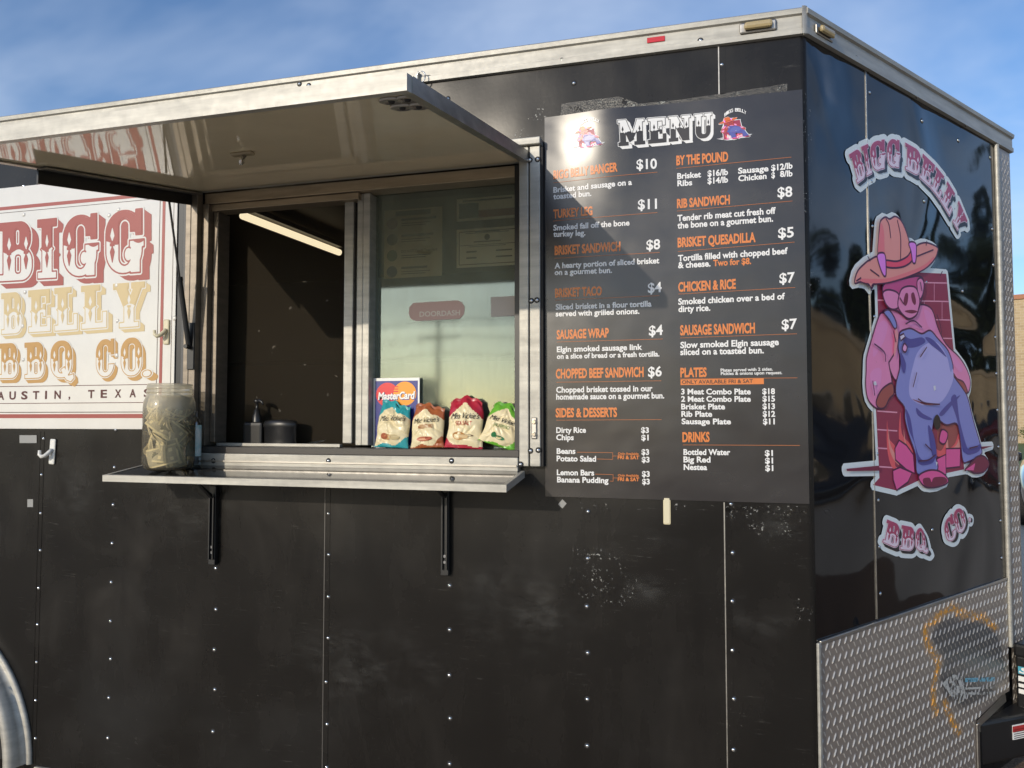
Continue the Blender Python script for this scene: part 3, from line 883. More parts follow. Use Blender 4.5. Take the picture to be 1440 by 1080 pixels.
# ------------------------------------------------------------------ tread plate on the nose
def mat_tread():
    m, t, b = new_mat('worn_tread_plate')
    at = t.nodes.new('ShaderNodeAttribute'); at.attribute_name = 'stain_and_sheen'
    sp = t.nodes.new('ShaderNodeSeparateColor'); t.links.new(at.outputs['Color'], sp.inputs[0])
    n1 = nd_noise(t, 3, 5, .6); n2 = nd_noise(t, 95, 4, .7)
    base = nd_mix(t, n1, (.34, .285, .24), (.44, .38, .33))
    base = nd_mix(t, sp.outputs[2], base, (.58, .55, .50))  # highlight on the raised lugs put into the colour as a paler base
    base = nd_mix(t, nd_math(t, 'MULTIPLY', sp.outputs[1], .85), base, (.12, .122, .128))  # polished patch: its darker reflection put into the colour
    k = nd_math(t, 'MULTIPLY', sp.outputs[0], nd_ramp(t, n2, .44, .50))
    base = nd_mix(t, k, base, (.66, .31, .04))
    t.links.new(base, b.inputs['Base Color'])
    t.links.new(nd_math(t, 'SUBTRACT', .45, nd_math(t, 'MULTIPLY', k, .45)), b.inputs['Metallic'])
    t.links.new(nd_math(t, 'ADD', nd_math(t, 'MULTIPLY', n2, .15), .30), b.inputs['Roughness'])
    return m
TREAD = mat_tread()
ORANGE = [(700, 390), (690, 330), (720, 290), (790, 240), (835, 205), (890, 240), (950, 250), (1010, 265), (1080, 320)]
ORANGE2 = [(690, 350), (710, 420), (770, 510), (745, 590), (735, 680), (750, 780)]
ORANGE3 = [(800, 730), (830, 800), (850, 850), (880, 885)]
def z3(x, y): return N(1120 + x / 3.856, 800 + y / 3.856)
ORN = [[z3(*p) for p in l] for l in (ORANGE, ORANGE2, ORANGE3)]
DARKP = [z3(*p) for p in [(730, 330), (790, 250), (900, 255), (1010, 270), (1085, 330), (1120, 450), (1140, 600), (1050, 700), (900, 770), (800, 720), (760, 600), (790, 500), (720, 400)]]
def stain_and_sheen(x, z):
    dmin = 9
    for l in ORN:
        for a, c in zip(l, l[1:]):
            ex, ez = c[0] - a[0], c[1] - a[1]; t_ = max(0, min(1, ((x - a[0]) * ex + (z - a[1]) * ez) / (ex * ex + ez * ez)))
            dmin = min(dmin, math.hypot((x - a[0] - ex * t_) * .7, z - a[1] - ez * t_))
    r_ = max(0, 1 - dmin / .020)
    inside = float(sd_poly(np.array([[x]]), np.array([[z]]), DARKP)[0, 0])
    g_ = max(0, min(1, -inside / .02))
    return (min(1, r_ * 1.6), g_)
def plate(poly, name, parent, rz, s0, s1, z0, z1, pitch=.0370, stained=True, y=-.003, loc=(0, 0, 0)):
    mb = MB(); cols = []
    pa = np.array(poly)
    nx, nz = int((s1 - s0) / .02) + 1, int((z1 - z0) / .02) + 1
    # backing sheet: the outline polygon cut by a grid
    bm = bmesh.new(); bv = [bm.verts.new((a, y, c)) for a, c in poly]; bm.faces.new(bv)
    for i in range(1, nx):
        bmesh.ops.bisect_plane(bm, geom=bm.verts[:] + bm.edges[:] + bm.faces[:], plane_co=(s0 + (s1 - s0) * i / nx, 0, 0), plane_no=(1, 0, 0))
    for j in range(1, nz):
        bmesh.ops.bisect_plane(bm, geom=bm.verts[:] + bm.edges[:] + bm.faces[:], plane_co=(0, 0, z0 + (z1 - z0) * j / nz), plane_no=(0, 0, 1))
    bm.verts.index_update()
    mb.add([v.co[:] for v in bm.verts], [[v.index for v in f.verts] for f in bm.faces], TREAD); bm.free()
    for v in mb.v: cols.append((*(stain_and_sheen(v[0], v[2]) if stained else (0, 0)), 0))
    j = 0; z = z0 + .012
    while z < z1:
        i = 0; sx = s0 + .012 + (pitch / 2 if j % 2 else 0)
        while sx < s1:
            if float(sd_poly(np.array([[sx]]), np.array([[z]]), pa)[0, 0]) < -.009:
                an = rad(56 if j % 2 == 0 else 124)
                c_, s_ = math.cos(an), math.sin(an); h, l_, w_ = (.0030,  .0148, .0030) if j % 2 == 0 else (.0013, .0115, .0031)
                pts = [(-l_, 0, 0), (-l_ * .5, w_, 0), (l_ * .5, w_, 0), (l_, 0, 0), (l_ * .5, -w_, 0), (-l_ * .5, -w_, 0), (-l_ * .55, 0, h), (l_ * .55, 0, h)]
                vs = [(sx + a * c_ - b2 * s_, y - hh - .0001, z + a * s_ + b2 * c_) for a, b2, hh in pts]
                fs = [(0, 1, 6), (1, 2, 7, 6), (2, 3, 7), (3, 4, 7), (4, 5, 6, 7), (5, 0, 6)]
                mb.add(vs, fs, TREAD, False)
                st = stain_and_sheen(sx, z) if stained else (0, 0)
                cols.extend([(st[0], st[1] * .5, .9)] * 8)
            sx += pitch; i += 1
        z += pitch * .62; j += 1
    o = mb.obj(name, parent, rz, loc)
    ca = o.data.color_attributes.new('stain_and_sheen', 'FLOAT_COLOR', 'POINT')
    for k2, c in enumerate(cols): ca.data[k2].color = (*c, 1)
    return o
CUT = [N(1372, 1012), N(1412, 975)]
PZ = .934
plate([(.012, .22), (CUT[0][0], .22), CUT[0], CUT[1], (1.478, CUT[1][1]), (1.478, PZ), (.012, PZ)], 'tread_plate', TR, NA, .012, 1.478, .22, PZ)
plate([(1.512, .35), (1.655, .35), (1.655, 2.764), (1.512, 2.764)], 'tip_tread_plate', TR, NA, 1.512, 1.655, .35, 2.764, .0345, False)
s = MB()
s.box(.006, .020, -.010, -.0005, .22, PZ + .006, ALUP, .003); s.box(.020, 1.480, -.009, -.0005, PZ, PZ + .010, ALU, .002)
a, c = CUT
s.add([(a[0] - .012, -.008, a[1]), (c[0] - .012, -.008, c[1] + .006), (c[0], -.0079, c[1] - .03), (a[0] + .004, -.0079, a[1] - .03)], [(0, 1, 2, 3)], ALU)
s.box(a[0] - .012, a[0] + .010, -.010, -.004, .22, a[1] - .012, ALU, .002)
s.obj('plate_trim', TR, NA)
s = MB(); s.cyl((1.494, -.006, .66), (1.494, -.006, 2.766), .011, .011, ALUP, 14); s.obj('corner_bead', TR, NA)
# worn sticker left on the tread plate
WORN, t, b = new_mat('worn_sticker_film')
n1 = nd_noise(t, 45, 5, .7); b.inputs['Roughness'].default_value = .6
b.inputs['Base Color'].default_value = (.55, .54, .50, 1)
t.links.new(nd_ramp(t, n1, .46, .52), b.inputs['Alpha'])
WORNC, t, b = new_mat('worn_cyan_sticker_film')
n1 = nd_noise(t, 55, 5, .7); b.inputs['Roughness'].default_value = .5
b.inputs['Base Color'].default_value = (.16, .42, .55, 1)
t.links.new(nd_ramp(t, n1, .42, .47), b.inputs['Alpha'])
s = MB()
pw = [z3(*p) for p in [(780, 620), (830, 570), (890, 580), (910, 700), (880, 725), (830, 690)]]
s.add([(x, -.0062, z) for x, z in pw], [tuple(range(6))], WORN)
for r0, r1_, m_ in ((590, 612, WORNC), (640, 652, WORN), (668, 682, WORN)):
    q = [z3(905, r0), z3(1065, r0 - 5), z3(1065, r1_ - 5), z3(905, r1_)]
    s.add([(x, -.0062, z) for x, z in q], [(0, 1, 2, 3)], m_)
s.obj('worn_sticker', TR, NA)

# ------------------------------------------------------------------ tape residue, reflective stickers and chips in the paint
SCUF, t, b = new_mat('grey_scuff')
b.inputs['Base Color'].default_value = (.17, .17, .16, 1); b.inputs['Roughness'].default_value = .6
n1 = nd_noise(t, 26, 6, .7, stretch=(.5, 1, 1.4)); n2 = nd_noise(t, 8, 3, .55)
fa = t.nodes.new('ShaderNodeAttribute'); fa.attribute_name = 'fade'
t.links.new(nd_math(t, 'MULTIPLY', nd_math(t, 'MULTIPLY', nd_ramp(t, n1, .38, .78), nd_ramp(t, n2, .40, .70)), nd_math(t, 'MULTIPLY', fa.outputs['Fac'], .38)), b.inputs['Alpha'])
REFL = mat('grey_reflective_tape', (.30, .30, .29), .3)
RES, t, b = new_mat('flaking_tape_residue')
n1 = nd_noise(t, 55, 6, .75, stretch=(1, 1, 1.6)); n2 = nd_noise(t, 9, 3, .6)
fk = nd_math(t, 'MULTIPLY', nd_ramp(t, n1, .56, .62), nd_ramp(t, n2, .45, .6))
t.links.new(nd_mix(t, fk, (.010, .010, .010), (.42, .44, .40)), b.inputs['Base Color'])
b.inputs['Roughness'].default_value = .22
nd_bump(t, b, n1, .6, .004)
t.links.new(nd_ramp(t, nd_noise(t, 14, 6, .7), .36, .40), b.inputs['Alpha'])
CHIP, t, b = new_mat('paint_chips')
b.inputs['Base Color'].default_value = (.36, .36, .34, 1)
n1 = nd_noise(t, 110, 4, .7); n2 = nd_noise(t, 16, 3, .6)
t.links.new(nd_math(t, 'MULTIPLY', nd_ramp(t, n1, .60, .62), nd_ramp(t, n2, .47, .60)), b.inputs['Alpha'])
s = MB()
def wq(mb, pts, y, m_, nm='tape_residue'): MB().add([(*W(*p)[:1], y, W(*p)[1]) for p in pts], [tuple(range(len(pts)))], m_).obj('paint_chip' if m_ is CHIP else 'reflective_sticker' if m_ is REFL else nm, side)
wq(s, [(788, 163), (790, 146), (870, 136), (900, 146), (960, 140), (1107, 118), (1107, 133), (880, 152)], -.0012, RES)
wq(s, [(1075, 122), (1107, 117), (1107, 132), (1077, 136)], -.0016, CHIP)
wq(s, [(735, 170), (768, 140), (768, 196), (720, 196)], -.0012, CHIP)
wq(s, [(790, 705), (1136, 712), (1136, 722), (790, 714)], -.0012, CHIP)
wq(s, [(1020, 712), (1130, 712), (1125, 760), (1020, 745)], -.0014, CHIP)
wq(s, [(800, 770), (860, 770), (910, 830), (860, 860), (800, 830)], -.0012, CHIP)
wq(s, [(1120, 840), (1143, 850), (1143, 875), (1122, 872)], -.0012, CHIP)
for q in ([(1020, 708), (1138, 712), (1138, 775), (1022, 770)], [(850, 800), (960, 800), (960, 860), (850, 860)], [(640, 770), (820, 770), (840, 930), (640, 930)], [(180, 625), (340, 690), (340, 760), (170, 730)], [(1020, 820), (1120, 830), (1120, 900), (1020, 900)], [(400, 860), (620, 860), (620, 1010), (400, 1010)], [(60, 640), (140, 640), (140, 740), (60, 740)], [(790, 735), (960, 735), (960, 790), (790, 790)]):
    c0 = [W(*p) for p in q]; mx_, mz_ = sum(p[0] for p in c0) / 4, sum(p[1] for p in c0) / 4; ax_, az_ = (c0[1][0] - c0[0][0]) / 2, (c0[0][1] - c0[2][1]) / 2
    m_ = MB(); m_.add([(mx_, -.0010, mz_)] + [(mx_ + ax_ * f_ * math.cos(a), -.0010, mz_ + az_ * f_ * math.sin(a)) for f_ in (.5, 1.15) for a in [2 * math.pi * i / 24 for i in range(24)]],
        [(0, 1 + i, 1 + (i + 1) % 24) for i in range(24)] + [(1 + i, 25 + i, 25 + (i + 1) % 24, 1 + (i + 1) % 24) for i in range(24)], SCUF)
    o = m_.obj('scuff_mark', side); ca = o.data.color_attributes.new('fade', 'FLOAT_COLOR', 'POINT')
    for i in range(49): ca.data[i].color = (1, 1, 1, 1) if i == 0 else (.7, .7, .7, 1) if i < 25 else (0, 0, 0, 1)
s = MB()
def nq(mb, pts, y, m_): MB().add([(N(*p)[0], y, N(*p)[1]) for p in pts], [tuple(range(len(pts)))], m_).obj('paint_chip', nose)
nq(s, [(1129, 110), (1141, 120), (1141, 300), (1130, 300)], -.0012, CHIP)
nq(s, [(1133, 380), (1152, 385), (1150, 410), (1134, 410)], -.0012, CHIP)
nq(s, [(1152, 712), (1166, 716), (1174, 730), (1160, 722)], -.0012, CHIP)
s = MB()
for q in ([(28, 612), (52, 612), (52, 623), (28, 623)], [(39, 702), (47, 702), (47, 713), (39, 713)], [(791, 702), (797, 708), (791, 715), (785, 709)]):
    wq(s, q, -.0018, REFL)

# ================================================================== NAME SIGN
RED = flat('sign_brick_red', 176, 92, 84, .35, .80); GOLD = flat('sign_pale_gold', 220, 198, 150, .35, .84); OCH = flat('sign_ochre', 205, 160, 96, .35, .82)
MAR = flat('sign_dark_maroon', 96, 48, 46, .35, .8); SWH = mat('sign_white_ink', (0.72, 0.70, 0.655), .2)
LINEK = flat('sign_fine_line', 90, 70, 66, .35, .8)
def zs(x, y): return W(x / 3, 260 + y / 3, -.006)
x1s, z1s, z0s = -2.252, 2.552, 1.560
x0s = -3.42
SG = thing('name_sign', (0, 0, 0), 'large white sign with red and gold circus lettering beside the gas strut', 'sign')
s = MB(); s.box(x0s, x1s, -.006, -.001, z0s, z1s, SIGNW, .0015); s.obj('panel', SG)
s = MB()
def hl(ya, yb, th, m_, xa=-60, xb=628):
    a, c = zs(xa, ya + (ya - yb) * 0.1), zs(xb, yb)
    s.box(min(x0s + .05, a[0]) if xa < 0 else a[0], c[0], -.0066, -.0061, c[1] - th / 2, c[1] + th / 2, m_)
hl(858, 842, .0025, MAR); hl(932, 918, .0025, MAR); hl(968, 958, .003, LINEK, -60, 640)
hl(985, 975, .016, RED, -60, 685); hl(110, 36, .014, RED, -60, 690); hl(130, 58, .002, LINEK, -60, 668)
for xx, th, m_ in ((684, .013, RED), (667, .0025, LINEK), (726, .002, LINEK)):
    X = zs(xx, 500)[0]; s.box(X - th / 2, X + th / 2, -.0067, -.0062, zs(xx, 975)[1] - (.008 if xx != 726 else -0.02), zs(xx, 60)[1] + (.0 if xx != 726 else .04), m_)
s.obj('border', SG)
for px, py in ((460, 128), (500, 104), (105, 452), (492, 424), (495, 573), (492, 720), (95, 596), (97, 737), (735, 563), (100, 125)):
    c_ = zs(px, py); MB().lathe([(.009, 0), (.007, .0018), (.003, .0030), (0, .0032)], (0, 0, 0), SIGNW, 12).obj('screw_head', SG, 0, (c_[0], -.0066, c_[1])).rotation_euler = (rad(90), 0, 0)
def quadmap(bl, br, tl, tr_):
    bl, br, tl, tr_ = map(np.array, (bl, br, tl, tr_))
    return lambda u, v: tuple((bl * (1 - u) + br * u) * (1 - v) + (tl * (1 - u) + tr_ * u) * v)
def sign_line(chars, m_main, name, sh):
    s = MB()
    for ch, bx in chars:
        bl, br, tl, tr_ = [zs(*p) for p in bx]
        put_letter(s, ch, quadmap(bl, br, tl, tr_), -.0066, dict(shade=m_main, gap=SWH, line=m_main, face=SWH, upper=m_main, lower_ornament=m_main), sh)
    s.obj(name, SG)
def bx(x0, x1, yt0, yt1, yb0, yb1): return [(x0, yb0), (x1, yb1), (x0, yt0), (x1, yt1)]
sign_line([('B', bx(-4, 138, 165, 152, 410, 402)), ('I', bx(160, 240, 150, 142, 398, 394)), ('G', bx(268, 418, 138, 120, 392, 382)), ('G', bx(448, 610, 117, 100, 380, 368))], RED, 'first_word', (.17, .11))
sign_line([('B', bx(8, 95, 460, 452, 632, 626)), ('E', bx(122, 215, 448, 440, 624, 618)), ('L', bx(232, 328, 438, 430, 618, 611)), ('L', bx(345, 452, 429, 420, 610, 602)), ('Y', bx(480, 612, 420, 409, 606, 596))], GOLD, 'second_word', (.14, .10))
sign_line([('B', bx(-2, 76, 672, 668, 818, 816)), ('B', bx(106, 188, 668, 663, 818, 814)), ('Q', bx(216, 312, 662, 655, 816, 812)), ('C', bx(407, 483, 656, 650, 812, 808)), ('O', bx(512, 600, 650, 643, 808, 804)), ('.', bx(602, 640, 668, 664, 812, 808))], OCH, 'third_word', (.13, .12))
s = MB()
for ch, xx in zip('AUSTIN,TEXAS', (4, 53, 103, 152, 194, 243, 293, 385, 438, 498, 560, 620)):
    bsy = 906 - xx * .019; wd = 8 if ch in 'I' else 7 if ch == ',' else 27
    h = (zs(xx, bsy - 32)[1] - zs(xx, bsy)[1])
    text_on(s, ch, zs(xx - wd / 2, bsy), zs(xx + wd / 2, bsy - .4), h, -.0067, MAR, .03)
s.obj('town_line', SG)

# ================================================================== MENU BOARD
GP = np.array(W(812, 190)); vd = np.array([GP[0], 0, GP[1]]) - CAM; vd /= np.linalg.norm(vd)
hv = SUN - vd; hv /= np.linalg.norm(hv)                    # surface tilt that would mirror the sun here
SLX, SLZ = -hv[0] / hv[1], -hv[2] / hv[1]                  # slopes dy/dx, dy/dz of that tilt
BXC, BZC, BSX, BSZ = GP[0] + .105, GP[1] + .05, .080, .16
BA = abs(SLX) * BSX / (math.exp(-.5) * 1.0)
def bulge(x, z): return -BA * math.exp(-((x - BXC) / BSX) ** 2 / 2 - ((z - BZC) / BSZ) ** 2 / 2)
def mf(x, z): return bulge(x, z) + .0012 * math.sin(9 * x + 2) * math.sin(5 * z)
MBD, t, b = new_mat('dark_grey_printed_board')
n1 = nd_noise(t, 4, 5, .6, stretch=(1, 1, 2)); n2 = nd_noise(t, 2.2, 3, .5)
t.links.new(nd_mix(t, n1, (.017, .0142, .0148), (.025, .0208, .0215)), b.inputs['Base Color'])
t.links.new(nd_math(t, 'ADD', nd_math(t, 'MULTIPLY', nd_ramp(t, n1, .35, .75), .10), .21), b.inputs['Roughness'])
b.inputs['Specular IOR Level'].default_value = .7
nd_bump(t, b, n2, .22, .03)
MW = flat('menu_white_ink', 235, 235, 235, .3, .92); MO = flat('menu_orange_ink', 230, 136, 72, .3, .86); MOD = flat('menu_thin_orange_rule', 200, 120, 70, .3, .7); MD = mat('menu_dark_ink', (.03, .026, .027), .3)
MN = thing('menu_board', (0, 0, 0), 'tall dark grey menu board with white and orange price lettering on the trailer wall', 'menu board')
s = MB(); nx, nz = 36, 56; mx0, mx1, mz0, mz1 = -.812, -.008, 1.348, 2.600
vs = [(mx0 + (mx1 - mx0) * i / nx, mf(mx0 + (mx1 - mx0) * i / nx, mz0 + (mz1 - mz0) * j / nz) - .006, mz0 + (mz1 - mz0) * j / nz) for j in range(nz + 1) for i in range(nx + 1)]
s.add(vs, [(j * (nx + 1) + i, j * (nx + 1) + i + 1, (j + 1) * (nx + 1) + i + 1, (j + 1) * (nx + 1) + i) for j in range(nz) for i in range(nx)], MBD, True)
bd = [i for i in range(nx + 1)] + [j * (nx + 1) + nx for j in range(1, nz + 1)] + [nz * (nx + 1) + i for i in range(nx - 1, -1, -1)] + [j * (nx + 1) for j in range(nz - 1, 0, -1)]
ev = [vs[i] for i in bd] + [(vs[i][0], -.0005, vs[i][2]) for i in bd]; k = len(bd)
s.add(ev, [(i, (i + 1) % k, k + (i + 1) % k, k + i) for i in range(k)], MD)
s.obj('panel', MN)
def za(x, y): return W(760 + x / 3.374, 100 + y / 3.374, -.006)
def zb(x, y): return W(760 + x / 3.374, 400 + y / 3.374, -.006)
heads = prices = body = None; rules = MB()
YT = -.0072
def put(mb, f_, sv, x0, y0, x1, y1, h, m_, bold):
    p0, p1 = f_(x0, y0), f_(x1, y1); hh = f_(x0, y0 - h)[1] - p0[1]
    mb = MB(); text_on(mb, sv, p0, p1, hh, YT, m_, bold, fy=mf)
    mb.obj('section_heading' if bold == .038 and m_ is MO and h > 30 else 'price' if sv[0] == '$' else 'item_line', MN)
for f_, L in ((za, [
    ('BIGG BELLY BANGER', 62, 513, 368, 478, 38), ('TURKEY LEG', 62, 698, 248, 683, 38), ('BRISKET SANDWICH', 68, 872, 380, 852, 40), ('BRISKET TACO', 70, 1073, 292, 1062, 39),
    ('BY THE POUND', 645, 446, 891, 427, 42), ('RIB SANDWICH', 648, 649, 899, 630, 40), ('BRISKET QUESADILLA', 651, 835, 1021, 810, 42), ('CHICKEN & RICE', 654, 1046, 927, 1031, 42)]),
    (zb, [('SAUSAGE WRAP', 77, 259, 325, 249, 40), ('CHOPPED BEEF SANDWICH', 73, 445, 490, 437, 42), ('SIDES & DESSERTS', 72, 629, 364, 627, 40), ('SAUSAGE SANDWICH', 663, 240, 1018, 229, 44),
          ('PLATES', 664, 439, 789, 437, 41), ('DRINKS', 674, 746, 803, 745, 43)])):
    for l in L: put(heads, f_, *l, MO, .038)
for f_, L in ((za, [('$10', 457, 468, 553, 462, 45), ('$11', 463, 657, 553, 652, 45), ('$8', 503, 848, 568, 843, 45), ('$4', 510, 1052, 575, 1047, 45), ('$8', 1125, 600, 1195, 595, 46), ('$5', 1128, 793, 1202, 787, 46), ('$7', 1134, 1007, 1207, 1001, 46)]),
    (zb, [('$4', 515, 243, 581, 238, 45), ('$6', 511, 438, 576, 434, 45), ('$7', 1145, 214, 1217, 209, 46)])):
    for l in L: put(prices, f_, *l, MW, .022)
for f_, L in ((za, [
    ('Brisket and sausage on a', 62, 578, 435, 541, 25), ('toasted bun.', 62, 609, 243, 594, 25), ('Smoked fall off the bone', 62, 757, 423, 732, 25), ('turkey leg.', 62, 787, 214, 780, 25),
    ('A hearty portion of sliced brisket', 68, 937, 564, 911, 25), ('on a gourmet bun.', 68, 968, 340, 957, 25),
    ('Brisket', 649, 512, 762, 503, 26), ('$16/lb', 793, 500, 890, 492, 27), ('Ribs', 650, 546, 720, 541, 26), ('$14/lb', 793, 535, 890, 528, 27), ('Sausage', 938, 487, 1082, 475, 26), ('$12/lb', 1095, 474, 1196, 462, 27),
    ('Chicken', 939, 523, 1073, 511, 26), ('$', 1096, 508, 1113, 507, 26), ('8/lb', 1137, 503, 1196, 499, 27), ('Tender rib meat cut fresh off', 650, 712, 1116, 676, 28), ('the bone on a gourmet bun.', 650, 747, 1104, 714, 28),
    ('Tortilla filled with chopped beef', 653, 902, 1173, 867, 28), ('& cheese.', 653, 935, 807, 926, 28)]),
    (zb, [('Smoked chicken over a bed of', 654, 96, 1160, 70, 28), ('dirty rice.', 655, 131, 806, 124, 28), ('Sliced brisket in a flour tortilla', 73, 120, 527, 104, 25), ('served with grilled onions.', 73, 152, 470, 139, 25),
    ('Elgin smoked sausage link', 78, 321, 483, 309, 25), ('on a slice of bread or a fresh tortilla.', 78, 353, 565, 341, 23), ('Chopped brisket tossed in our', 75, 513, 532, 506, 26), ('homemade sauce on a gourmet bun.', 75, 546, 588, 540, 26),
    ('Dirty Rice', 75, 704, 216, 703, 25), ('$3', 478, 703, 515, 704, 25), ('Chips', 75, 738, 158, 738, 25), ('$1', 479, 739, 514, 739, 25), ('Beans', 77, 803, 166, 803, 25), ('$3', 480, 807, 516, 808, 25),
    ('Potato Salad', 77, 838, 264, 840, 25), ('$3', 481, 843, 518, 844, 25), ('Lemon Bars', 78, 904, 255, 906, 25), ('$3', 482, 911, 519, 912, 25), ('Banana Pudding', 79, 938, 323, 942, 25), ('$3', 483, 947, 519, 948, 25),
    ('Slow smoked Elgin sausage', 664, 302, 1131, 287, 28), ('sliced on a toasted bun.', 664, 335, 1060, 326, 28), ('Plates served with 2 sides.', 855, 414, 1102, 408, 14), ('Pickles & onions upon request.', 856, 430, 1147, 425, 14),
    ('3 Meat Combo Plate', 668, 521, 998, 521, 25), ('$18', 1053, 520, 1113, 520, 26), ('2 Meat Combo Plate', 668, 556, 998, 556, 25), ('$15', 1054, 555, 1113, 555, 26), ('Brisket Plate', 668, 592, 876, 592, 25), ('$13', 1054, 591, 1113, 591, 26),
    ('Rib Plate', 669, 627, 815, 627, 25), ('$12', 1055, 627, 1114, 627, 26), ('Sausage Plate', 670, 662, 904, 663, 25), ('$11', 1056, 663, 1112, 663, 26), ('Bottled Water', 679, 808, 901, 809, 26), ('$1', 1065, 813, 1103, 813, 26),
    ('Big Red', 679, 843, 807, 844, 26), ('$1', 1066, 849, 1104, 849, 26), ('Nestea', 680, 879, 791, 880, 26), ('$1', 1067, 884, 1105, 884, 26)])):
    for l in L: put(body, f_, *l, MW, .030 if l[-1] > 20 else .02)
put(body, za, 'Two for $8.', 820, 925, 1000, 915, 28, MO, .030)
for y in (808, 911): put(body, zb, 'Only Available', 368, y, 466, y + 1, 11, MO, .02)
for y in (828, 932): put(body, zb, 'FRI & SAT', 367, y, 469, y + 1, 16, MO, .03)
def rule(f_, x0, y0, x1, y1, wd=.0016, m_=None, n=14):
    p0, p1 = np.array(f_(x0, y0)), np.array(f_(x1, y1)); vs, fs = [], []
    dd = p1 - p0; nn_ = np.array([-dd[1], dd[0]]) / np.hypot(*dd) * wd / 2
    for i in range(n + 1):
        p = p0 + dd * i / n
        for q in (p + nn_, p - nn_): vs.append((q[0], mf(*q) + YT + .0002, q[1]))
    rules.add(vs, [(2 * i, 2 * i + 1, 2 * i + 3, 2 * i + 2) for i in range(n)], m_ or MOD)
for l in ((62, 531, 555, 480), (62, 712, 555, 671), (68, 889, 566, 860), (645, 462, 1190, 409), (648, 664, 1195, 617), (652, 856, 1205, 812), (655, 1058, 1208, 1027)): rule(za, *l)
for l in ((70, 75, 565, 53), (78, 273, 580, 259), (75, 464, 574, 457), (75, 644, 575, 641), (664, 254, 1217, 234), (664, 448, 1219, 443), (676, 761, 1231, 764),
          (173, 796, 343, 798), (268, 828, 343, 830), (343, 797, 343.2, 831), (343, 814, 362, 814), (260, 900, 345, 902), (330, 933, 345, 934), (345, 901, 345.2, 935), (345, 918, 364, 918)): rule(zb, *l)
rule(zb, 665, 464, 1060, 459, .0175, MO)
YT -= .0004; put(body, zb, 'ONLY AVAILABLE FRI & SAT', 672, 472, 1008, 467, 17, MD, .012); YT += .0004
rules.obj('rules', MN)
# MENU title
def zt(x, y): return W(860 + x / 6.545, 140 + y / 6.545, -.006)
s = MB()
bl, br, tl, tr_ = np.array(zt(72, 440)), np.array(zt(925, 348)), np.array(zt(62, 208)), np.array(zt(925, 124))
offs = {'M': (0.0, .285), 'E': (.322, .515), 'N': (.545, .778), 'U': (.815, 1.0)}
for ch, (a, c) in offs.items():
    m_ = lambda u, v, a=a, c=c: tuple((bl * (1 - (a + (c - a) * u)) + br * (a + (c - a) * u)) * (1 - v) + (tl * (1 - (a + (c - a) * u)) + tr_ * (a + (c - a) * u)) * v)
    put_letter(s, ch, m_, -.0074, dict(shade=MW, gap=MW, line=MD, face=MD, upper=MW, lower_ornament=MD), (.14, .12))
for v_ in range(len(s.v)): x, y, z = s.v[v_]; s.v[v_] = (x, y + mf(x, z), z)
s.obj('title', MN)

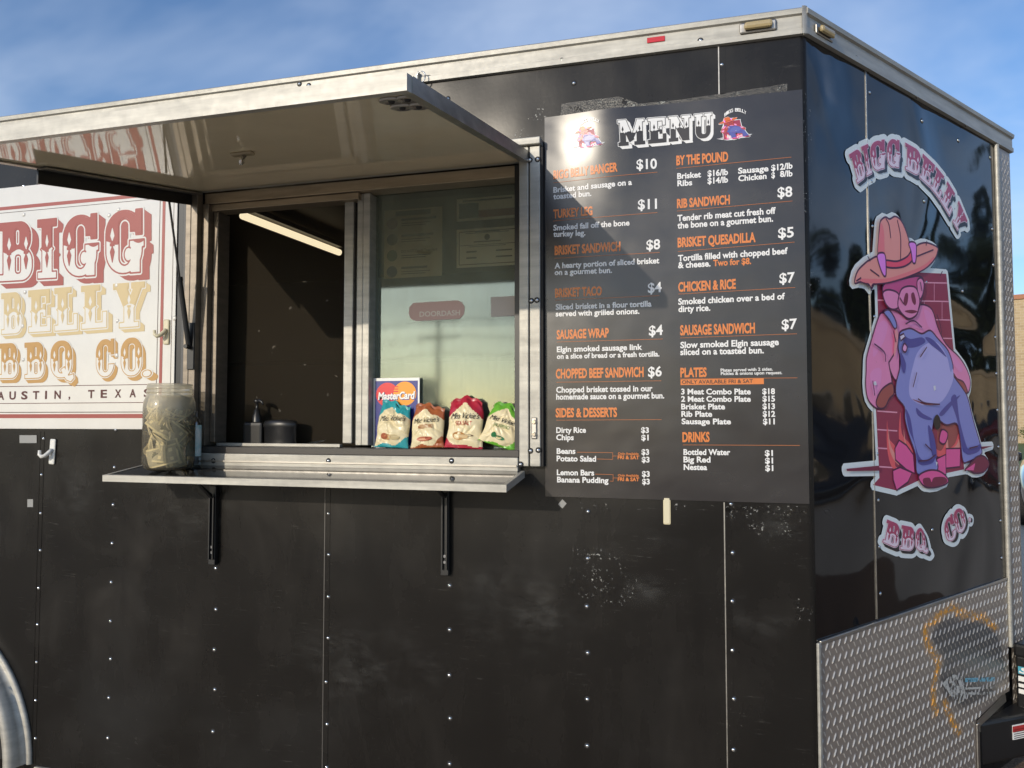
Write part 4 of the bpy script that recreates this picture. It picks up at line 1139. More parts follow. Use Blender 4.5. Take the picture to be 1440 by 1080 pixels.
# ================================================================== NOSE EMBLEM
def z1(x, y): return (1170 + x / 4.32, 280 + y / 4.32)
def z2(x, y): return (1170 + x / 3.376, 500 + y / 3.376)
def zq(x, y): return (1200 + x / 5.4, 520 + y / 5.4)
def L1(*p): return [z1(*q) for q in p]
def L2(*p): return [z2(*q) for q in p]
EM = {}
ART = [  # (name, colour, smooth, outline, points in photo pixels)
 ('brick', 'maroon', 0, 0, [(1233, 380), (1331, 385), (1335, 430), (1341, 490), (1350, 560), (1356, 660), (1300, 672), (1262, 690), (1228, 682), (1237, 672), (1232, 575), (1236, 480)]),
 ('leg_gap', 'brown', 0, 0, L2((500, 300), (600, 310), (610, 440), (500, 450))),
 ('flame', 'coral', 1, 0, L2((262, 305), (270, 390), (305, 440), (300, 520), (325, 545), (285, 530), (262, 440))),
 ('flame', 'coral', 1, 0, L2((325, 265), (332, 370), (370, 420), (385, 470), (350, 470), (318, 400))),
 ('flame', 'coral', 1, 0, L2((478, 340), (488, 430), (520, 450), (548, 395), (555, 440), (585, 415), (602, 370), (610, 450), (560, 470), (490, 470))),
 ('flame', 'salmon', 1, 0, L2((268, 340), (276, 420), (306, 480), (318, 520), (290, 490), (270, 430))),
 ('flame', 'salmon', 1, 0, L2((340, 350), (352, 420), (378, 465), (362, 462), (344, 410))),
 ('flame', 'salmon', 1, 0, L2((540, 420), (549, 400), (556, 445), (590, 425), (602, 395), (604, 445), (550, 455))),
 ('log', 'rose', 0, 1, L2((298, 440), (318, 402), (352, 425), (385, 470), (392, 560), (350, 540), (300, 495))),
 ('log', 'rose', 0, 1, L2((288, 545), (322, 530), (378, 555), (360, 600), (306, 640), (290, 590))),
 ('log', 'rose', 0, 1, L2((540, 442), (608, 440), (606, 528), (540, 535))),
 ('log', 'rose', 0, 1, L2((496, 490), (538, 470), (540, 565), (502, 572))),
 ('leaf', 'rose', 1, 1, L2((520, 352), (548, 370), (534, 418), (508, 405))),
 ('body', 'pink', 1, 1, L1((300, 690), (400, 650), (480, 660), (545, 640), (605, 672), (640, 780), (690, 880), (770, 960)) + L2((640, 70), (655, 130), (638, 180), (575, 130), (560, 60)) + L1((640, 880), (520, 850), (420, 900)) + L2((318, 40), (320, 95), (300, 118), (272, 60)) + L1((345, 920), (380, 830), (330, 780))),
 ('arm', 'pink', 1, 1, L1((300, 690), (275, 730), (235, 860), (208, 960)) + L2((160, 70), (158, 150), (172, 215), (212, 252), (236, 235), (240, 190), (262, 140), (282, 128), (268, 40)) + L1((350, 980), (390, 900), (380, 770), (340, 710))),
 ('light', 'pinklight', 1, 0, L1((262, 800), (300, 740), (335, 760), (318, 850), (275, 930), (245, 950))),
 ('light', 'pinklight', 1, 0, L2((178, 90), (205, 60), (232, 70), (225, 150), (200, 190), (182, 150))),
 ('light', 'pinklight', 1, 0, L1((555, 675), (592, 690), (628, 770), (610, 805), (575, 760))),
 ('light', 'pinklight', 1, 0, L1((700, 920), (745, 960), (790, 1030), (770, 1050), (725, 990))),
 ('light', 'pinklight', 1, 0, L1((440, 745), (480, 730), (530, 755), (545, 790), (480, 775))),
 ('glove', 'brown', 1, 1, L2((206, 222), (222, 178), (245, 150), (282, 132), (290, 180), (268, 205), (248, 245), (220, 250))),
 ('glove', 'brown', 1, 1, L2((572, 85), (590, 110), (622, 128), (640, 178), (606, 160), (575, 120))),
 ('overalls', 'blue', 1, 1, L1((405, 815), (440, 792), (480, 788), (540, 818), (592, 798), (640, 850), (700, 920), (730, 1010)) + L2((570, 90), (612, 150), (640, 200), (668, 310), (700, 420), (704, 470), (640, 505), (618, 500), (606, 410), (590, 325), (540, 330), (502, 305), (484, 300), (470, 380), (486, 470), (498, 540), (450, 562), (400, 560), (392, 470), (362, 380), (342, 300), (340, 245), (303, 195), (300, 135), (318, 60)) + L1((408, 970), (396, 890))),
 ('belly', 'lilac', 1, 0, L1((480, 1040), (510, 940), (560, 885), (630, 870), (690, 950), (715, 1050)) + L2((568, 60), (570, 120), (520, 215), (440, 238), (372, 205), (362, 140), (375, 70))),
 ('shade', 'navy', 1, 0, L2((345, 255), (368, 300), (385, 400), (410, 480), (440, 505), (402, 500), (388, 420), (360, 350))),
 ('shade', 'navy', 1, 0, L2((560, 210), (585, 190), (600, 300), (625, 400), (640, 450), (618, 455), (604, 380), (588, 300))),
 ('shade', 'navy', 1, 0, L1((430, 830), (470, 850), (540, 840), (560, 870), (500, 900), (440, 895))),
 ('shade', 'navy', 1, 0, L1((560, 840), (600, 850), (650, 900), (690, 960), (640, 920), (590, 880))),
 ('shade', 'navy', 1, 0, L2((395, 248), (425, 275), (470, 300), (450, 305), (405, 285))),
 ('shade', 'navy', 1, 0, L2((505, 275), (550, 225), (604, 188), (560, 240), (520, 285))),
 ('shade', 'navy', 1, 0, L2((452, 330), (478, 380), (492, 480), (470, 470), (458, 400))),
 ('shade', 'navy', 1, 0, L2((620, 445), (660, 440), (700, 420), (690, 455), (640, 470))),
 ('shade', 'navy', 1, 0, L2((402, 500), (440, 500), (482, 478), (470, 510), (420, 520))),
 ('crease', 'brown', 1, 0, L2((374, 206), (430, 224), (500, 230), (440, 234))),
 ('shade', 'navy', 1, 0, L1((408, 930), (440, 1000), (430, 1060), (412, 1010))),
 ('glint', 'white2', 0, 0, L2((474, 146), (484, 142), (487, 162), (477, 168))),
 ('glint', 'white2', 0, 0, L2((485, 503), (495, 508), (490, 524))),
 ('glint', 'white2', 1, 0, L2((190, 128), (200, 122), (204, 138), (194, 142))),
 ('boot_gap', 'black', 1, 0, L2((474, 312), (490, 280), (505, 298), (506, 340), (486, 350))),
 ('hoof', 'rose', 1, 1, L2((404, 572), (450, 545), (500, 548), (536, 575), (540, 605), (480, 626), (428, 618))),
 ('hoof', 'plum', 1, 0, L2((425, 585), (455, 580), (465, 600), (478, 578), (528, 578), (536, 602), (480, 622), (432, 616))),
 ('hoof', 'plum', 1, 1, L2((622, 545), (655, 505), (685, 478), (718, 480), (738, 515), (712, 552), (668, 558), (640, 540))),
 ('hoof', 'rose', 0, 0, L2((625, 542), (672, 510), (665, 545))),
 ('ground', 'plum', 0, 0, L2((60, 537), (215, 522), (215, 546), (62, 548))),
 ('ground', 'plum', 0, 0, L2((700, 432), (760, 428), (706, 444))),
 ('head', 'darkpink', 1, 1, L1((295, 560), (320, 505), (400, 490), (520, 470), (548, 520), (530, 620), (500, 700), (455, 728), (405, 690), (340, 650))),
 ('ear', 'pink', 1, 1, L1((297, 572), (330, 552), (380, 566), (398, 600), (388, 662), (345, 668), (312, 632))),
 ('ear', 'pink', 1, 1, L1((505, 500), (528, 480), (546, 510), (542, 570), (522, 610), (508, 560))),
 ('snout', 'pink', 1, 1, L1((398, 575), (420, 540), (465, 530), (500, 545), (520, 610), (515, 660), (500, 705), (460, 728), (420, 705), (388, 650))),
 ('nostril', 'plum', 1, 0, L1((422, 625), (434, 575), (450, 580), (446, 630), (432, 650))),
 ('nostril', 'plum', 1, 0, L1((468, 580), (484, 570), (497, 620), (490, 645), (474, 622))),
 ('mouth', 'plum', 1, 0, L1((428, 682), (470, 674), (506, 684), (470, 696))),
 ('strap', 'blue', 1, 1, L1((302, 690), (330, 674), (362, 715), (380, 770), (366, 788), (335, 735))),
 ('buckle', 'pale', 0, 1, L1((398, 830), (422, 818), (430, 840), (404, 862))),
 ('button', 'pinkpale', 1, 1, L1((414, 905), (426, 878), (442, 900), (434, 928), (420, 926))),
 ('sash', 'tan', 1, 0, L1((372, 790), (388, 820), (380, 900), (362, 960), (366, 870))),
 ('brim', 'salmon', 1, 1, L1((122, 512), (140, 440), (190, 388), (215, 372), (265, 352), (330, 400), (420, 400), (470, 360), (488, 300), (520, 274), (565, 268), (622, 292), (628, 318), (606, 372), (545, 428), (430, 478), (330, 508), (235, 520), (228, 548), (205, 518), (160, 505))),
 ('shade', 'salmondark', 1, 0, L1((160, 485), (310, 485), (430, 450), (540, 405), (600, 355), (600, 372), (545, 425), (430, 475), (310, 508), (205, 512), (155, 498))),
 ('crown', 'salmon', 1, 1, L1((283, 130), (310, 112), (335, 124), (368, 108), (402, 130), (432, 190), (456, 270), (470, 350), (440, 390), (380, 405), (320, 398), (266, 345), (268, 240), (274, 160))),
 ('shade', 'salmondark', 1, 0, L1((268, 250), (282, 150), (300, 200), (305, 320), (322, 398), (268, 345))),
 ('band', 'rosered', 1, 1, L1((306, 375), (380, 380), (440, 352), (466, 320), (472, 372), (430, 408), (370, 420), (310, 412))),
 ('horn', 'orchid', 1, 1, L1((258, 345), (288, 328), (308, 350), (312, 455), (300, 470), (278, 425))),
 ('horn', 'orchid', 1, 1, L1((450, 272), (475, 262), (496, 285), (492, 382), (474, 386), (464, 320))),
]
PIGC = dict(maroon=(112, 40, 62), brown=(122, 62, 62), coral=(225, 96, 104), rose=(178, 72, 122), pink=(222, 134, 180), blue=(102, 106, 158), lilac=(140, 137, 182), navy=(60, 58, 116), black=(30, 26, 30), plum=(92, 32, 54),
            darkpink=(150, 60, 104), pinkpale=(214, 150, 196), pale=(200, 190, 210), tan=(214, 140, 150), salmon=(224, 146, 140), salmondark=(186, 96, 104), pinklight=(232, 146, 200), white2=(226, 226, 236), rosered=(178, 60, 84), orchid=(190, 110, 190), line=(58, 26, 52), mortar=(176, 120, 140), white=(212, 220, 222))
PM = {k2: flat('emblem_' + k2, *c, .35, min(2.0, .88 / max(rgb(*c))), .3) for k2, c in PIGC.items()}
def emblem(mapf, lw, y0, step, parent, name, rz, cols, border, fyy=None):
    """cartoon pig in straw hat and overalls before a brick wall, as a flat cut vinyl"""
    s = MB()
    polys = []
    for nm, c, sm_, ol, pts in ART:
        p = [mapf(*q) for q in pts]; polys.append((nm, c, smooth_poly(p, 4) if sm_ else p, ol))
    al = np.array([q for p in polys for q in p[2]])
    lo, hi = al.min(0) - border * 2.5, al.max(0) + border * 2.5
    res = (hi[1] - lo[1]) / 190
    X, Y = np.meshgrid(np.arange(lo[0], hi[0], res), np.arange(lo[1], hi[1], res))
    d = np.full(X.shape, 9.0)
    for nm, c, p, ol in polys: d = mn(d, sd_poly(X, Y, p))
    xs_, ys_ = np.arange(lo[0], hi[0], res), np.arange(lo[1], hi[1], res)
    outline = contours(d - border, xs_, ys_)
    fill(s, [simp(l, border * .03) for l in outline], y0, cols['white'], fyy)
    y = y0
    for nm, c, p, ol in polys:
        y -= step
        fill(s, [p], y, cols[c], fyy)
        if nm == 'brick' and lw:
            for k2 in range(11):
                py = 398 + k2 * 26
                ribbon(s, [mapf(1234, py - 2), mapf((1331 + (py - 385) * .09) if py < 480 else 1262, py)], lw * .7, y - step * .4, cols['mortar'])
                for px in ((1262, 1300, 1325) if k2 % 2 else (1246, 1284, 1314)):
                    if py < 470 and px > 1290: ribbon(s, [mapf(px, py), mapf(px, py + 26)], lw * .6, y - step * .4, cols['mortar'])
        if ol and lw: ribbon(s, p, lw, y - step * .5, cols['line'], True)
    if lw:
        y -= step
        for ln in (L1((310, 120), (330, 160), (340, 240)), L1((380, 130), (400, 230), (400, 370)), L1((215, 430), (270, 470)), L1((500, 350), (600, 310)), L1((240, 880), (300, 930), (310, 990)), L1((355, 800), (372, 870)), L1((430, 760), (480, 740), (530, 780)),
                   L2((395, 205), (430, 225), (500, 232)), L2((430, 420), (460, 450)), L2((400, 500), (445, 495), (480, 470)), L2((640, 440), (680, 430)), L2((390, 80), (372, 150)), L1((560, 900), (520, 960)), L1((620, 700), (640, 760), (650, 820)), L2((180, 120), (190, 190)), L1((395, 600), (420, 640)), L1((520, 505), (530, 560)),
                   L1((130, 500), (160, 480)), L1((220, 560), (240, 515)), L1((560, 255), (555, 285)), L1((200, 350), (215, 380)), L1((640, 470), (655, 440))):
            ribbon(s, smooth_line([mapf(*q) for q in ln]), lw * .8, y, cols['line'])
    return s.obj(name, parent, rz)
def smooth_line(p, n=5):
    p = [np.array(q, float) for q in p]; q = [2 * p[0] - p[1]] + p + [2 * p[-1] - p[-2]]; o = []
    for i in range(1, len(q) - 2):
        for j in range(n):
            t_ = j / n; p0, p1, p2, p3 = q[i - 1:i + 3]
            o.append(0.5 * ((2 * p1) + (p2 - p0) * t_ + (2 * p0 - 5 * p1 + 4 * p2 - p3) * t_ * t_ + (3 * p1 - p0 - 3 * p2 + p3) * t_ ** 3))
    return o + [p[-1]]
emblem(lambda px, py: N(px, py, .003), .0065, -.0022, .00016, TR, 'pig_emblem', NA, PM, .017)
# arched lettering on the nose
LTOP = flat('decal_maroon', 160, 62, 96, .3, 1.3); LBOT = flat('decal_pale_pink', 232, 208, 222, .3, 1.15); LSH = flat('decal_charcoal', 46, 36, 44, .3, .8)
def interp_line(pts, t_):
    pts = np.array(pts, float); n = len(pts) - 1; x = t_ * n; i = int(max(0, min(n - 1e-6, x)))
    q = np.vstack([2 * pts[0] - pts[1], pts, 2 * pts[-1] - pts[-2]]); f = x - i
    p0, p1, p2, p3 = q[i:i + 4]
    return 0.5 * ((2 * p1) + (p2 - p0) * f + (2 * p0 - 5 * p1 + 4 * p2 - p3) * f * f + (3 * p1 - p0 - 3 * p2 + p3) * f ** 3)
def arched(word, spans, top, bot, tf, name, border):
    s = MB()
    for ch, (a, c) in zip(word, spans):
        def m_(u, v, a=a, c=c):
            t_ = a + (c - a) * u
            p = interp_line(bot, t_) * (1 - v) + interp_line(top, t_) * v
            return N(*tf(*p), .004)
        k3 = len(s.v) % 7 * 0 + spans.index((a, c)); put_letter(s, ch, m_, -.0022 - .00006 * k3, dict(border=PM['white']), (.16, .14), border)
        put_letter(s, ch, m_, -.0036 - .00002 * k3, dict(shade=LSH, gap=LBOT, line=LTOP, face=LBOT, upper=LTOP, lower_ornament=LTOP), (.16, .14))
    return s.obj(name, TR, NA)
def zn(x, y): return (1120 + x / 3.375, 160 + y / 3.375)
TOPL = [(250, 195), (330, 148), (430, 122), (510, 136), (608, 198), (695, 292), (765, 405), (815, 520)]
BOTL = [(288, 330), (352, 285), (432, 255), (510, 262), (590, 308), (662, 385), (728, 490), (775, 575)]
arched('BIGGBELLY', [(0, .095), (.105, .155), (.165, .27), (.285, .395), (.44, .55), (.56, .65), (.66, .745), (.755, .85), (.87, .985)], TOPL, BOTL, zn, 'arched_lettering', .21)
arched('BBQ', [(0, .30), (.34, .62), (.66, .97)], [(262, 780), (330, 806), (400, 818), (440, 822)], [(240, 885), (320, 918), (395, 926), (460, 926)], z2, 'curved_lettering', .21)
arched('CO.', [(0, .29), (.31, .58), (.665, .735)], [(528, 800), (574, 746), (628, 708), (662, 688)], [(548, 892), (602, 852), (652, 792), (684, 745)], z2, 'curved_lettering', .21)

# small emblems printed on the menu board
MC = dict(PM); MC.update(salmon=flat('small_emblem_orange', 224, 112, 50, .3, .85), pink=flat('small_emblem_red', 190, 76, 72, .3, .85), darkpink=flat('small_emblem_dark_red', 150, 56, 60, .3, .85), blue=flat('small_emblem_blue', 92, 100, 176, .3, .85), lilac=flat('small_emblem_blue_light', 104, 112, 186, .3, .85), rosered=flat('small_emblem_rust', 180, 70, 40, .3, .85))
def small_map(cx, cy, sc):
    c0 = np.array(zt(cx, cy)); a0, a1 = np.array(N(1187, 690, .003)), np.array(N(1397, 300, .003)); mid_ = (a0 + a1) / 2
    return lambda px, py: tuple(c0 + (np.array(N(px, py, .003)) - mid_) * sc * np.array([1.0, .86]))
for cx, cy, m_ in ((1140, 240, MC), (-195, 330, MC)):
    sm_ = small_map(cx, cy, .088)
    o = emblem(sm_, 0, -.0074, .00003, MN, 'printed_emblem', 0, m_, .0016, mf)
    s = MB(); c0 = np.array(zt(cx, cy))
    for txt, r_, a0, a1, zc in (('BIGG BELLY', .052, 128, 52, -.008), ('BBQ CO.', .050, 242, 300, .006)):
        for k2, ch in enumerate(txt):
            if ch == ' ': continue
            a = rad(a0 + (a1 - a0) * k2 / (len(txt) - 1)); p = c0 + np.array([math.cos(a) * r_ * .92, math.sin(a) * r_ + zc])
            tx = np.array([math.sin(a), -math.cos(a)]) * (1 if a0 < 180 else -1)
            text_on(s, ch, p - tx * .0042, p + tx * .0042, .010, -.0078, MW, .03, fy=mf)
    s.obj('emblem_lettering', MN)

# ================================================================== THINGS ON THE SHELF AND SILL
SILLZ = 1.4982
# card sign
CS = thing('card_sign', (0, .066, SILLZ), 'upright blue and white card sign with overlapping red and orange circles behind the snack bags', 'card sign')
cx0, cz1 = W(526, 532, .07); cx1 = W(591, 532, .07)[0]
cxm = (cx0 + cx1) / 2; CS.location.x = cxm; hw = (cx1 - cx0) / 2; hh = cz1 - SILLZ
CBL = flat('card_blue', 44, 52, 140, .3, .9); CRED = flat('card_red', 226, 40, 52, .3, .95); CORG = flat('card_orange', 244, 158, 30, .3, .95); CWH = mat('card_white', (.82, .82, .80), .35)
s = MB(); s.box(-hw, hw, -.002, .002, 0.0, hh, CWH, .0008); s.obj('panel', CS)
s = MB()
def cz(x, y): return ((x - 316) / 367 * 2 * hw, hh - (y - 170) / 520 * hh)
s.box(cz(150, 0)[0], cz(486, 0)[0], -.0026, -.0021, cz(0, 672)[1], cz(0, 192)[1], CBL)
def circ(cx, cy, r, m_, y): fill(s, [[cz(cx + r * math.cos(a), cy + r * math.sin(a)) for a in [2 * math.pi * k / 48 for k in range(48)]]], y, m_)
circ(247, 295, 90, CRED, -.0030); circ(385, 288, 90, CORG, -.0033)
for k2, yy in enumerate((232, 250, 268, 345, 362)):
    s.add([(cz(294, yy)[0], -.0036, cz(294, yy)[1]), (cz(334, yy)[0], -.0036, cz(334, yy)[1]), (cz(334, yy + 8)[0], -.0036, cz(334, yy + 8)[1]), (cz(294, yy + 8)[0], -.0036, cz(294, yy + 8)[1])], [(0, 1, 2, 3)], CRED)
text_on(s, 'MasterCard', cz(178, 336), cz(470, 330), cz(0, 280)[1] - cz(0, 332)[1], -.0040, CBL, .05, .15)
text_on(s, 'MasterCard', cz(174, 332), cz(466, 326), cz(0, 280)[1] - cz(0, 332)[1], -.0044, CWH, .035, .15)
s.obj('card_print', CS)

# snack bags
CREAM = mat('bag_cream_film', (.76, .66, .42), .30, 0, .5); INK = flat('bag_black_ink', 40, 34, 30, .3, .8)
def snack_bag(px, wpx, hpx, tilt, main, accent_name, flavour, fl_col, pic, seed, label, drop=0.0, lean=12):
    z_ = SILLZ
    x, _ = W(px, 628, .0)
    depth = np.dot(np.array([x, 0, z_]) - CAM, _F)
    wd = wpx * depth / F_PX; hg = hpx * depth / F_PX
    T = thing('snack_bag', (x, .018, z_ + .002 + drop), label, 'snack bag', 'snack bags lined up on the sill')
    T.rotation_euler = (rad(-lean), rad(tilt), 0)
    r = random.Random(seed)
    ph = [(r.uniform(2, 9), r.uniform(2, 9), r.uniform(0, 6.28), r.uniform(.4, 1)) for _ in range(9)]
    cre = [(r.uniform(-.9, .9), r.uniform(.05, .95), r.uniform(0, 3.14), r.uniform(.5, 1.3) * r.choice((1, 1, -.8))) for _ in range(22)]
    TM = mat('bag_film_' + accent_name, main, .28, 0.0, .6)
    def th(u, v):
        e = max(0, 1 - abs(u) ** 2.4) ** .55 * max(0, math.sin(math.pi * (.04 + .92 * v))) ** .55
        wv = sum(a * math.sin(p * u + q * v * 3 + f_) for p, q, f_, a in ph) / 9
        cr_ = 0
        for cu_, cv, an, a in cre:
            dd = (u - cu_) * math.cos(an) + (v - cv) * 2 * math.sin(an); dl = -(u - cu_) * math.sin(an) + (v - cv) * 2 * math.cos(an)
            cr_ += a * math.exp(-(dd / .055) ** 2 - (dl / .40) ** 2)
        return .026 * e * (1 + .30 * wv) + (.0042 * wv - .0034 * cr_) * (.4 + e)
    def pos(u, v):
        x_ = u * wd / 2 * (1 - .05 * math.sin(math.pi * v) + .03 * math.sin(8 * v + seed) - .14 * v ** 3 * (1 + .6 * math.sin(seed * 2 + u)))
        return x_ + .010 * v ** 4 * math.sin(seed * 3), v * hg + (.011 * math.sin(2.6 * u + seed) + .004 * math.sin(9 * u + seed)) * v * v
    def front(u, v): x_, z2_ = pos(u, v); return (x_, -th(u, v) - .0004, z2_)
    nu, nv = 44, 48
    s = MB(); vs = [front(-1 + 2 * i / nu, j / nv) for j in range(nv + 1) for i in range(nu + 1)]
    fm, fa = [], []
    for j in range(nv):
        for i in range(nu):
            u, v = -1 + 2 * (i + .5) / nu, (j + .5) / nv
            wob = .07 * math.sin(5 * u + seed) + .04 * math.sin(11 * v + seed * 2)
            inside = v > .05 + .20 * max(0, u * (1 if seed % 2 else -1)) ** 2 + wob * .4 and v < .86 - .20 * abs(u) ** 3 + wob * .5 and abs(u) < .985
            (fm if inside else fa).append((j * (nu + 1) + i, j * (nu + 1) + i + 1, (j + 1) * (nu + 1) + i + 1, (j + 1) * (nu + 1) + i))
    s.add(vs, fm, CREAM, True); s.add(vs, fa, TM, True)
    bvs = [(pos(-1 + 2 * i / 12, j / 14)[0], .5 * th(-1 + 2 * i / 12, j / 14), pos(-1 + 2 * i / 12, j / 14)[1]) for j in range(15) for i in range(13)]
    s.add(bvs, [(j * 13 + i, j * 13 + i + 1, (j + 1) * 13 + i + 1, (j + 1) * 13 + i) for j in range(14) for i in range(12)], TM, True)
    s.obj('bag', T)
    s = MB()                                                   # crimped seals
    for v0, v1 in ((-.0, .0),):
        for vv, sg in ((1.0, 1), (0.0, -1)):
            vs = []; nn_ = 40
            for i in range(nn_ + 1):
                u = -1 + 2 * i / nn_; x_, z2_ = pos(u, vv)
                for k2 in range(3): vs.append((x_, -.0004 - (.0012 if (i + k2) % 2 else 0) + .002 * math.sin(4 * u + seed) * k2, z2_ + sg * (.0055 if sg > 0 else .0005) * k2))
            MB().add(vs, [(i * 3 + k2, (i + 1) * 3 + k2, (i + 1) * 3 + k2 + 1, i * 3 + k2 + 1) for i in range(nn_) for k2 in range(2)], TM, True).obj('crimped_seal', T)
    s = MB()
    def fy(a, c):
        v = max(0, min(1, c / hg)); u = a / (wd / 2 * (1 - .05 * math.sin(math.pi * v) + .03 * math.sin(8 * v + seed) - .14 * v ** 3))
        return -th(max(-1, min(1, u)), max(0, min(1, v)))
    def tx(sv, u0, v0, u1, v1, h, m_, bold=.008, shear=.35, y=-.0036):
        p0, p1 = (u0 * wd / 2, v0 * hg), (u1 * wd / 2, v1 * hg)
        text_on(s, sv, p0, p1, h * hg, y, m_, bold, shear, .92, fy)
    tx('Miss Vickie\u2019s', -.74, .60, .78, .62, .125, INK, .0)
    FL = flat('bag_ink_' + accent_name, *fl_col, .35, .85)
    if flavour: tx(flavour, -.42, .46, .44, .475, .085, FL, .004, 0)
    for (cu_, cv, a, b2, c) in pic:
        pm = flat('bag_picture_' + accent_name, *c, .4, .8)
        lp = [((cu_ + a * math.cos(q)) * wd / 2, (cv + b2 * math.sin(q)) * hg) for q in [2 * math.pi * k2 / 22 for k2 in range(22)]]
        v, f = tess([lp]); s.add([(p, fy(p, q) - .0030 - .0002 * pic.index((cu_, cv, a, b2, c)), q) for p, q in v], f, pm)
    s.obj('bag_print', T)
    return T
snack_bag(547, 52, 60, 2, (.03, .33, .37), 'teal', '', (120, 180, 160), [(-.35, .24, .22, .07, (190, 110, 80)), (-.12, .22, .2, .06, (226, 176, 120)), (.25, .22, .3, .06, (214, 196, 150))], 3, 'teal and cream snack bag standing directly before the card sign')
snack_bag(598, 51, 57, -3, (.38, .11, .04), 'rust', 'MESQUITE BBQ', (196, 120, 70), [(-.1, .20, .42, .055, (206, 120, 90)), (-.05, .19, .3, .035, (232, 170, 130)), (.2, .21, .2, .04, (190, 96, 70))], 9, 'rust brown and cream snack bag, second in the row between the teal and red ones')
snack_bag(649, 56, 67, 2, (.42, .02, .045), 'red', 'SEA SALT', (206, 84, 60), [(-.2, .24, .34, .085, (206, 150, 90)), (.05, .23, .26, .05, (232, 200, 150)), (.35, .26, .2, .02, (110, 80, 50))], 14, 'red topped cream snack bag, tallest in the row, third along the sill')
snack_bag(696, 56, 54, 17, (.14, .42, .04), 'green', 'JALAPEÑO', (120, 150, 80), [(-.25, .24, .14, .075, (40, 120, 70)), (.1, .20, .26, .05, (52, 130, 84)), (.05, .19, .15, .03, (214, 200, 150))], 21, 'lime green and cream snack bag slumped sideways against the window jamb', .010)

# tip jar
JY = -.150
dj = ray(237, 650); JX = (CAM + dj * ((JY - CAM[1]) / dj[1]))[0]
JZ = shz(JY) + .003
JAR = thing('tip_jar', (JX, JY, JZ), 'large clear mason jar stuffed with dollar bills standing on the counter shelf', 'tip jar')
JM, t, b = new_mat('cloudy_jar_plastic')
b.inputs['Base Color'].default_value = (.70, .63, .48, 1); b.inputs['Roughness'].default_value = .35
tr = t.nodes.new('ShaderNodeBsdfTransparent'); tr.inputs[0].default_value = (.93, .92, .86, 1)
gl = t.nodes.new('ShaderNodeBsdfGlossy'); gl.inputs['Roughness'].default_value = .05
fr = t.nodes.new('ShaderNodeFresnel'); fr.inputs['IOR'].default_value = 1.45
m1 = t.nodes.new('ShaderNodeMixShader'); t.links.new(fr.outputs[0], m1.inputs[0]); t.links.new(tr.outputs[0], m1.inputs[1]); t.links.new(gl.outputs[0], m1.inputs[2])
m2 = t.nodes.new('ShaderNodeMixShader')
tcn = t.nodes.new('ShaderNodeTexCoord'); sx_ = t.nodes.new('ShaderNodeSeparateXYZ'); t.links.new(tcn.outputs['Object'], sx_.inputs[0])
hz = nd_ramp(t, sx_.outputs['Z'], .16, .27); n1 = nd_noise(t, 14, 4, .6)
t.links.new(nd_math(t, 'ADD', nd_math(t, 'MULTIPLY', hz, .42), nd_math(t, 'ADD', nd_math(t, 'MULTIPLY', n1, .16), .03)), m2.inputs[0])
t.links.new(m1.outputs[0], m2.inputs[1]); t.links.new(b.outputs[0], m2.inputs[2]); t.links.new(m2.outputs[0], t.nodes['Material Output'].inputs[0])
RJ = .087
s = MB()
s.lathe([(0, .0), (RJ * .78, .0), (RJ * .93, .008), (RJ, .028), (RJ, .215), (RJ * .985, .238), (RJ * .90, .258), (RJ * .86, .266), (RJ * .86, .270), (RJ * .89, .272), (RJ * .89, .276), (RJ * .86, .279), (RJ * .86, .284), (RJ * .885, .286), (RJ * .885, .290), (RJ * .86, .293), (RJ * .86, .303), (RJ * .83, .304), (RJ * .82, .302)], (0, 0, 0), JM, 48)
s.obj('jar_body', JAR)
BE = flat('bill_margin', 232, 216, 172, .8, .95); BG, t, b = new_mat('bill_green_print')
n1 = nd_noise(t, 160, 4, .7); t.links.new(nd_mix(t, n1, (.26, .225, .15), (.60, .53, .37)), b.inputs['Base Color']); b.inputs['Roughness'].default_value = .8
BO = flat('bill_portrait_grey', 120, 118, 96, .8, .8)
rj = random.Random(5)
def bill(pos, yaw, roll, pitch, curl, wave, parent):
    s = MB(); L_, H_ = .156, .066; nu, nv = 26, 11; vs = []
    for j in range(nv + 1):
        for i in range(nu + 1):
            u, v = (i / nu - .5) * L_, (j / nv - .5) * H_
            if abs(curl) > 1e-3: x, y = math.sin(u * curl) / curl, (1 - math.cos(u * curl)) / curl
            else: x, y = u, 0
            vs.append((x, y + .004 * math.sin(u * 60 + wave) * math.cos(v * 50 + wave), v))
    e, g_, o_ = [], [], []
    for j in range(nv):
        for i in range(nu):
            f_ = (j * (nu + 1) + i, j * (nu + 1) + i + 1, (j + 1) * (nu + 1) + i + 1, (j + 1) * (nu + 1) + i)
            if i in (0, nu - 1) or j in (0, nv - 1): e.append(f_)
            elif (i + .5 - nu / 2) ** 2 / 9 + (j + .5 - nv / 2) ** 2 / 12 < 1: o_.append(f_)
            elif (i in (3, 4, nu - 5, nu - 4)) and j in (2, 3, nv - 3, nv - 4): e.append(f_)
            else: g_.append(f_)
    s.add(vs, e, BE, True); s.add(vs, g_, BG, True); s.add(vs, o_, BO, True)
    M_ = Matrix.Translation(pos) @ Matrix.Rotation(yaw, 4, 'Z') @ Matrix.Rotation(roll, 4, 'Y') @ Matrix.Rotation(pitch, 4, 'X')
    for i, p_ in enumerate(s.v):
        q_ = M_ @ Vector(p_); r2 = math.hypot(q_.x, q_.y); lim = RJ * (.955 - .03 * math.sin(i * 1.7) ** 2)
        if r2 > lim: q_.x *= lim / r2; q_.y *= lim / r2
        q_.z = min(.262, max(.008, q_.z)); s.v[i] = tuple(q_)
    s.obj('dollar_bill', parent)
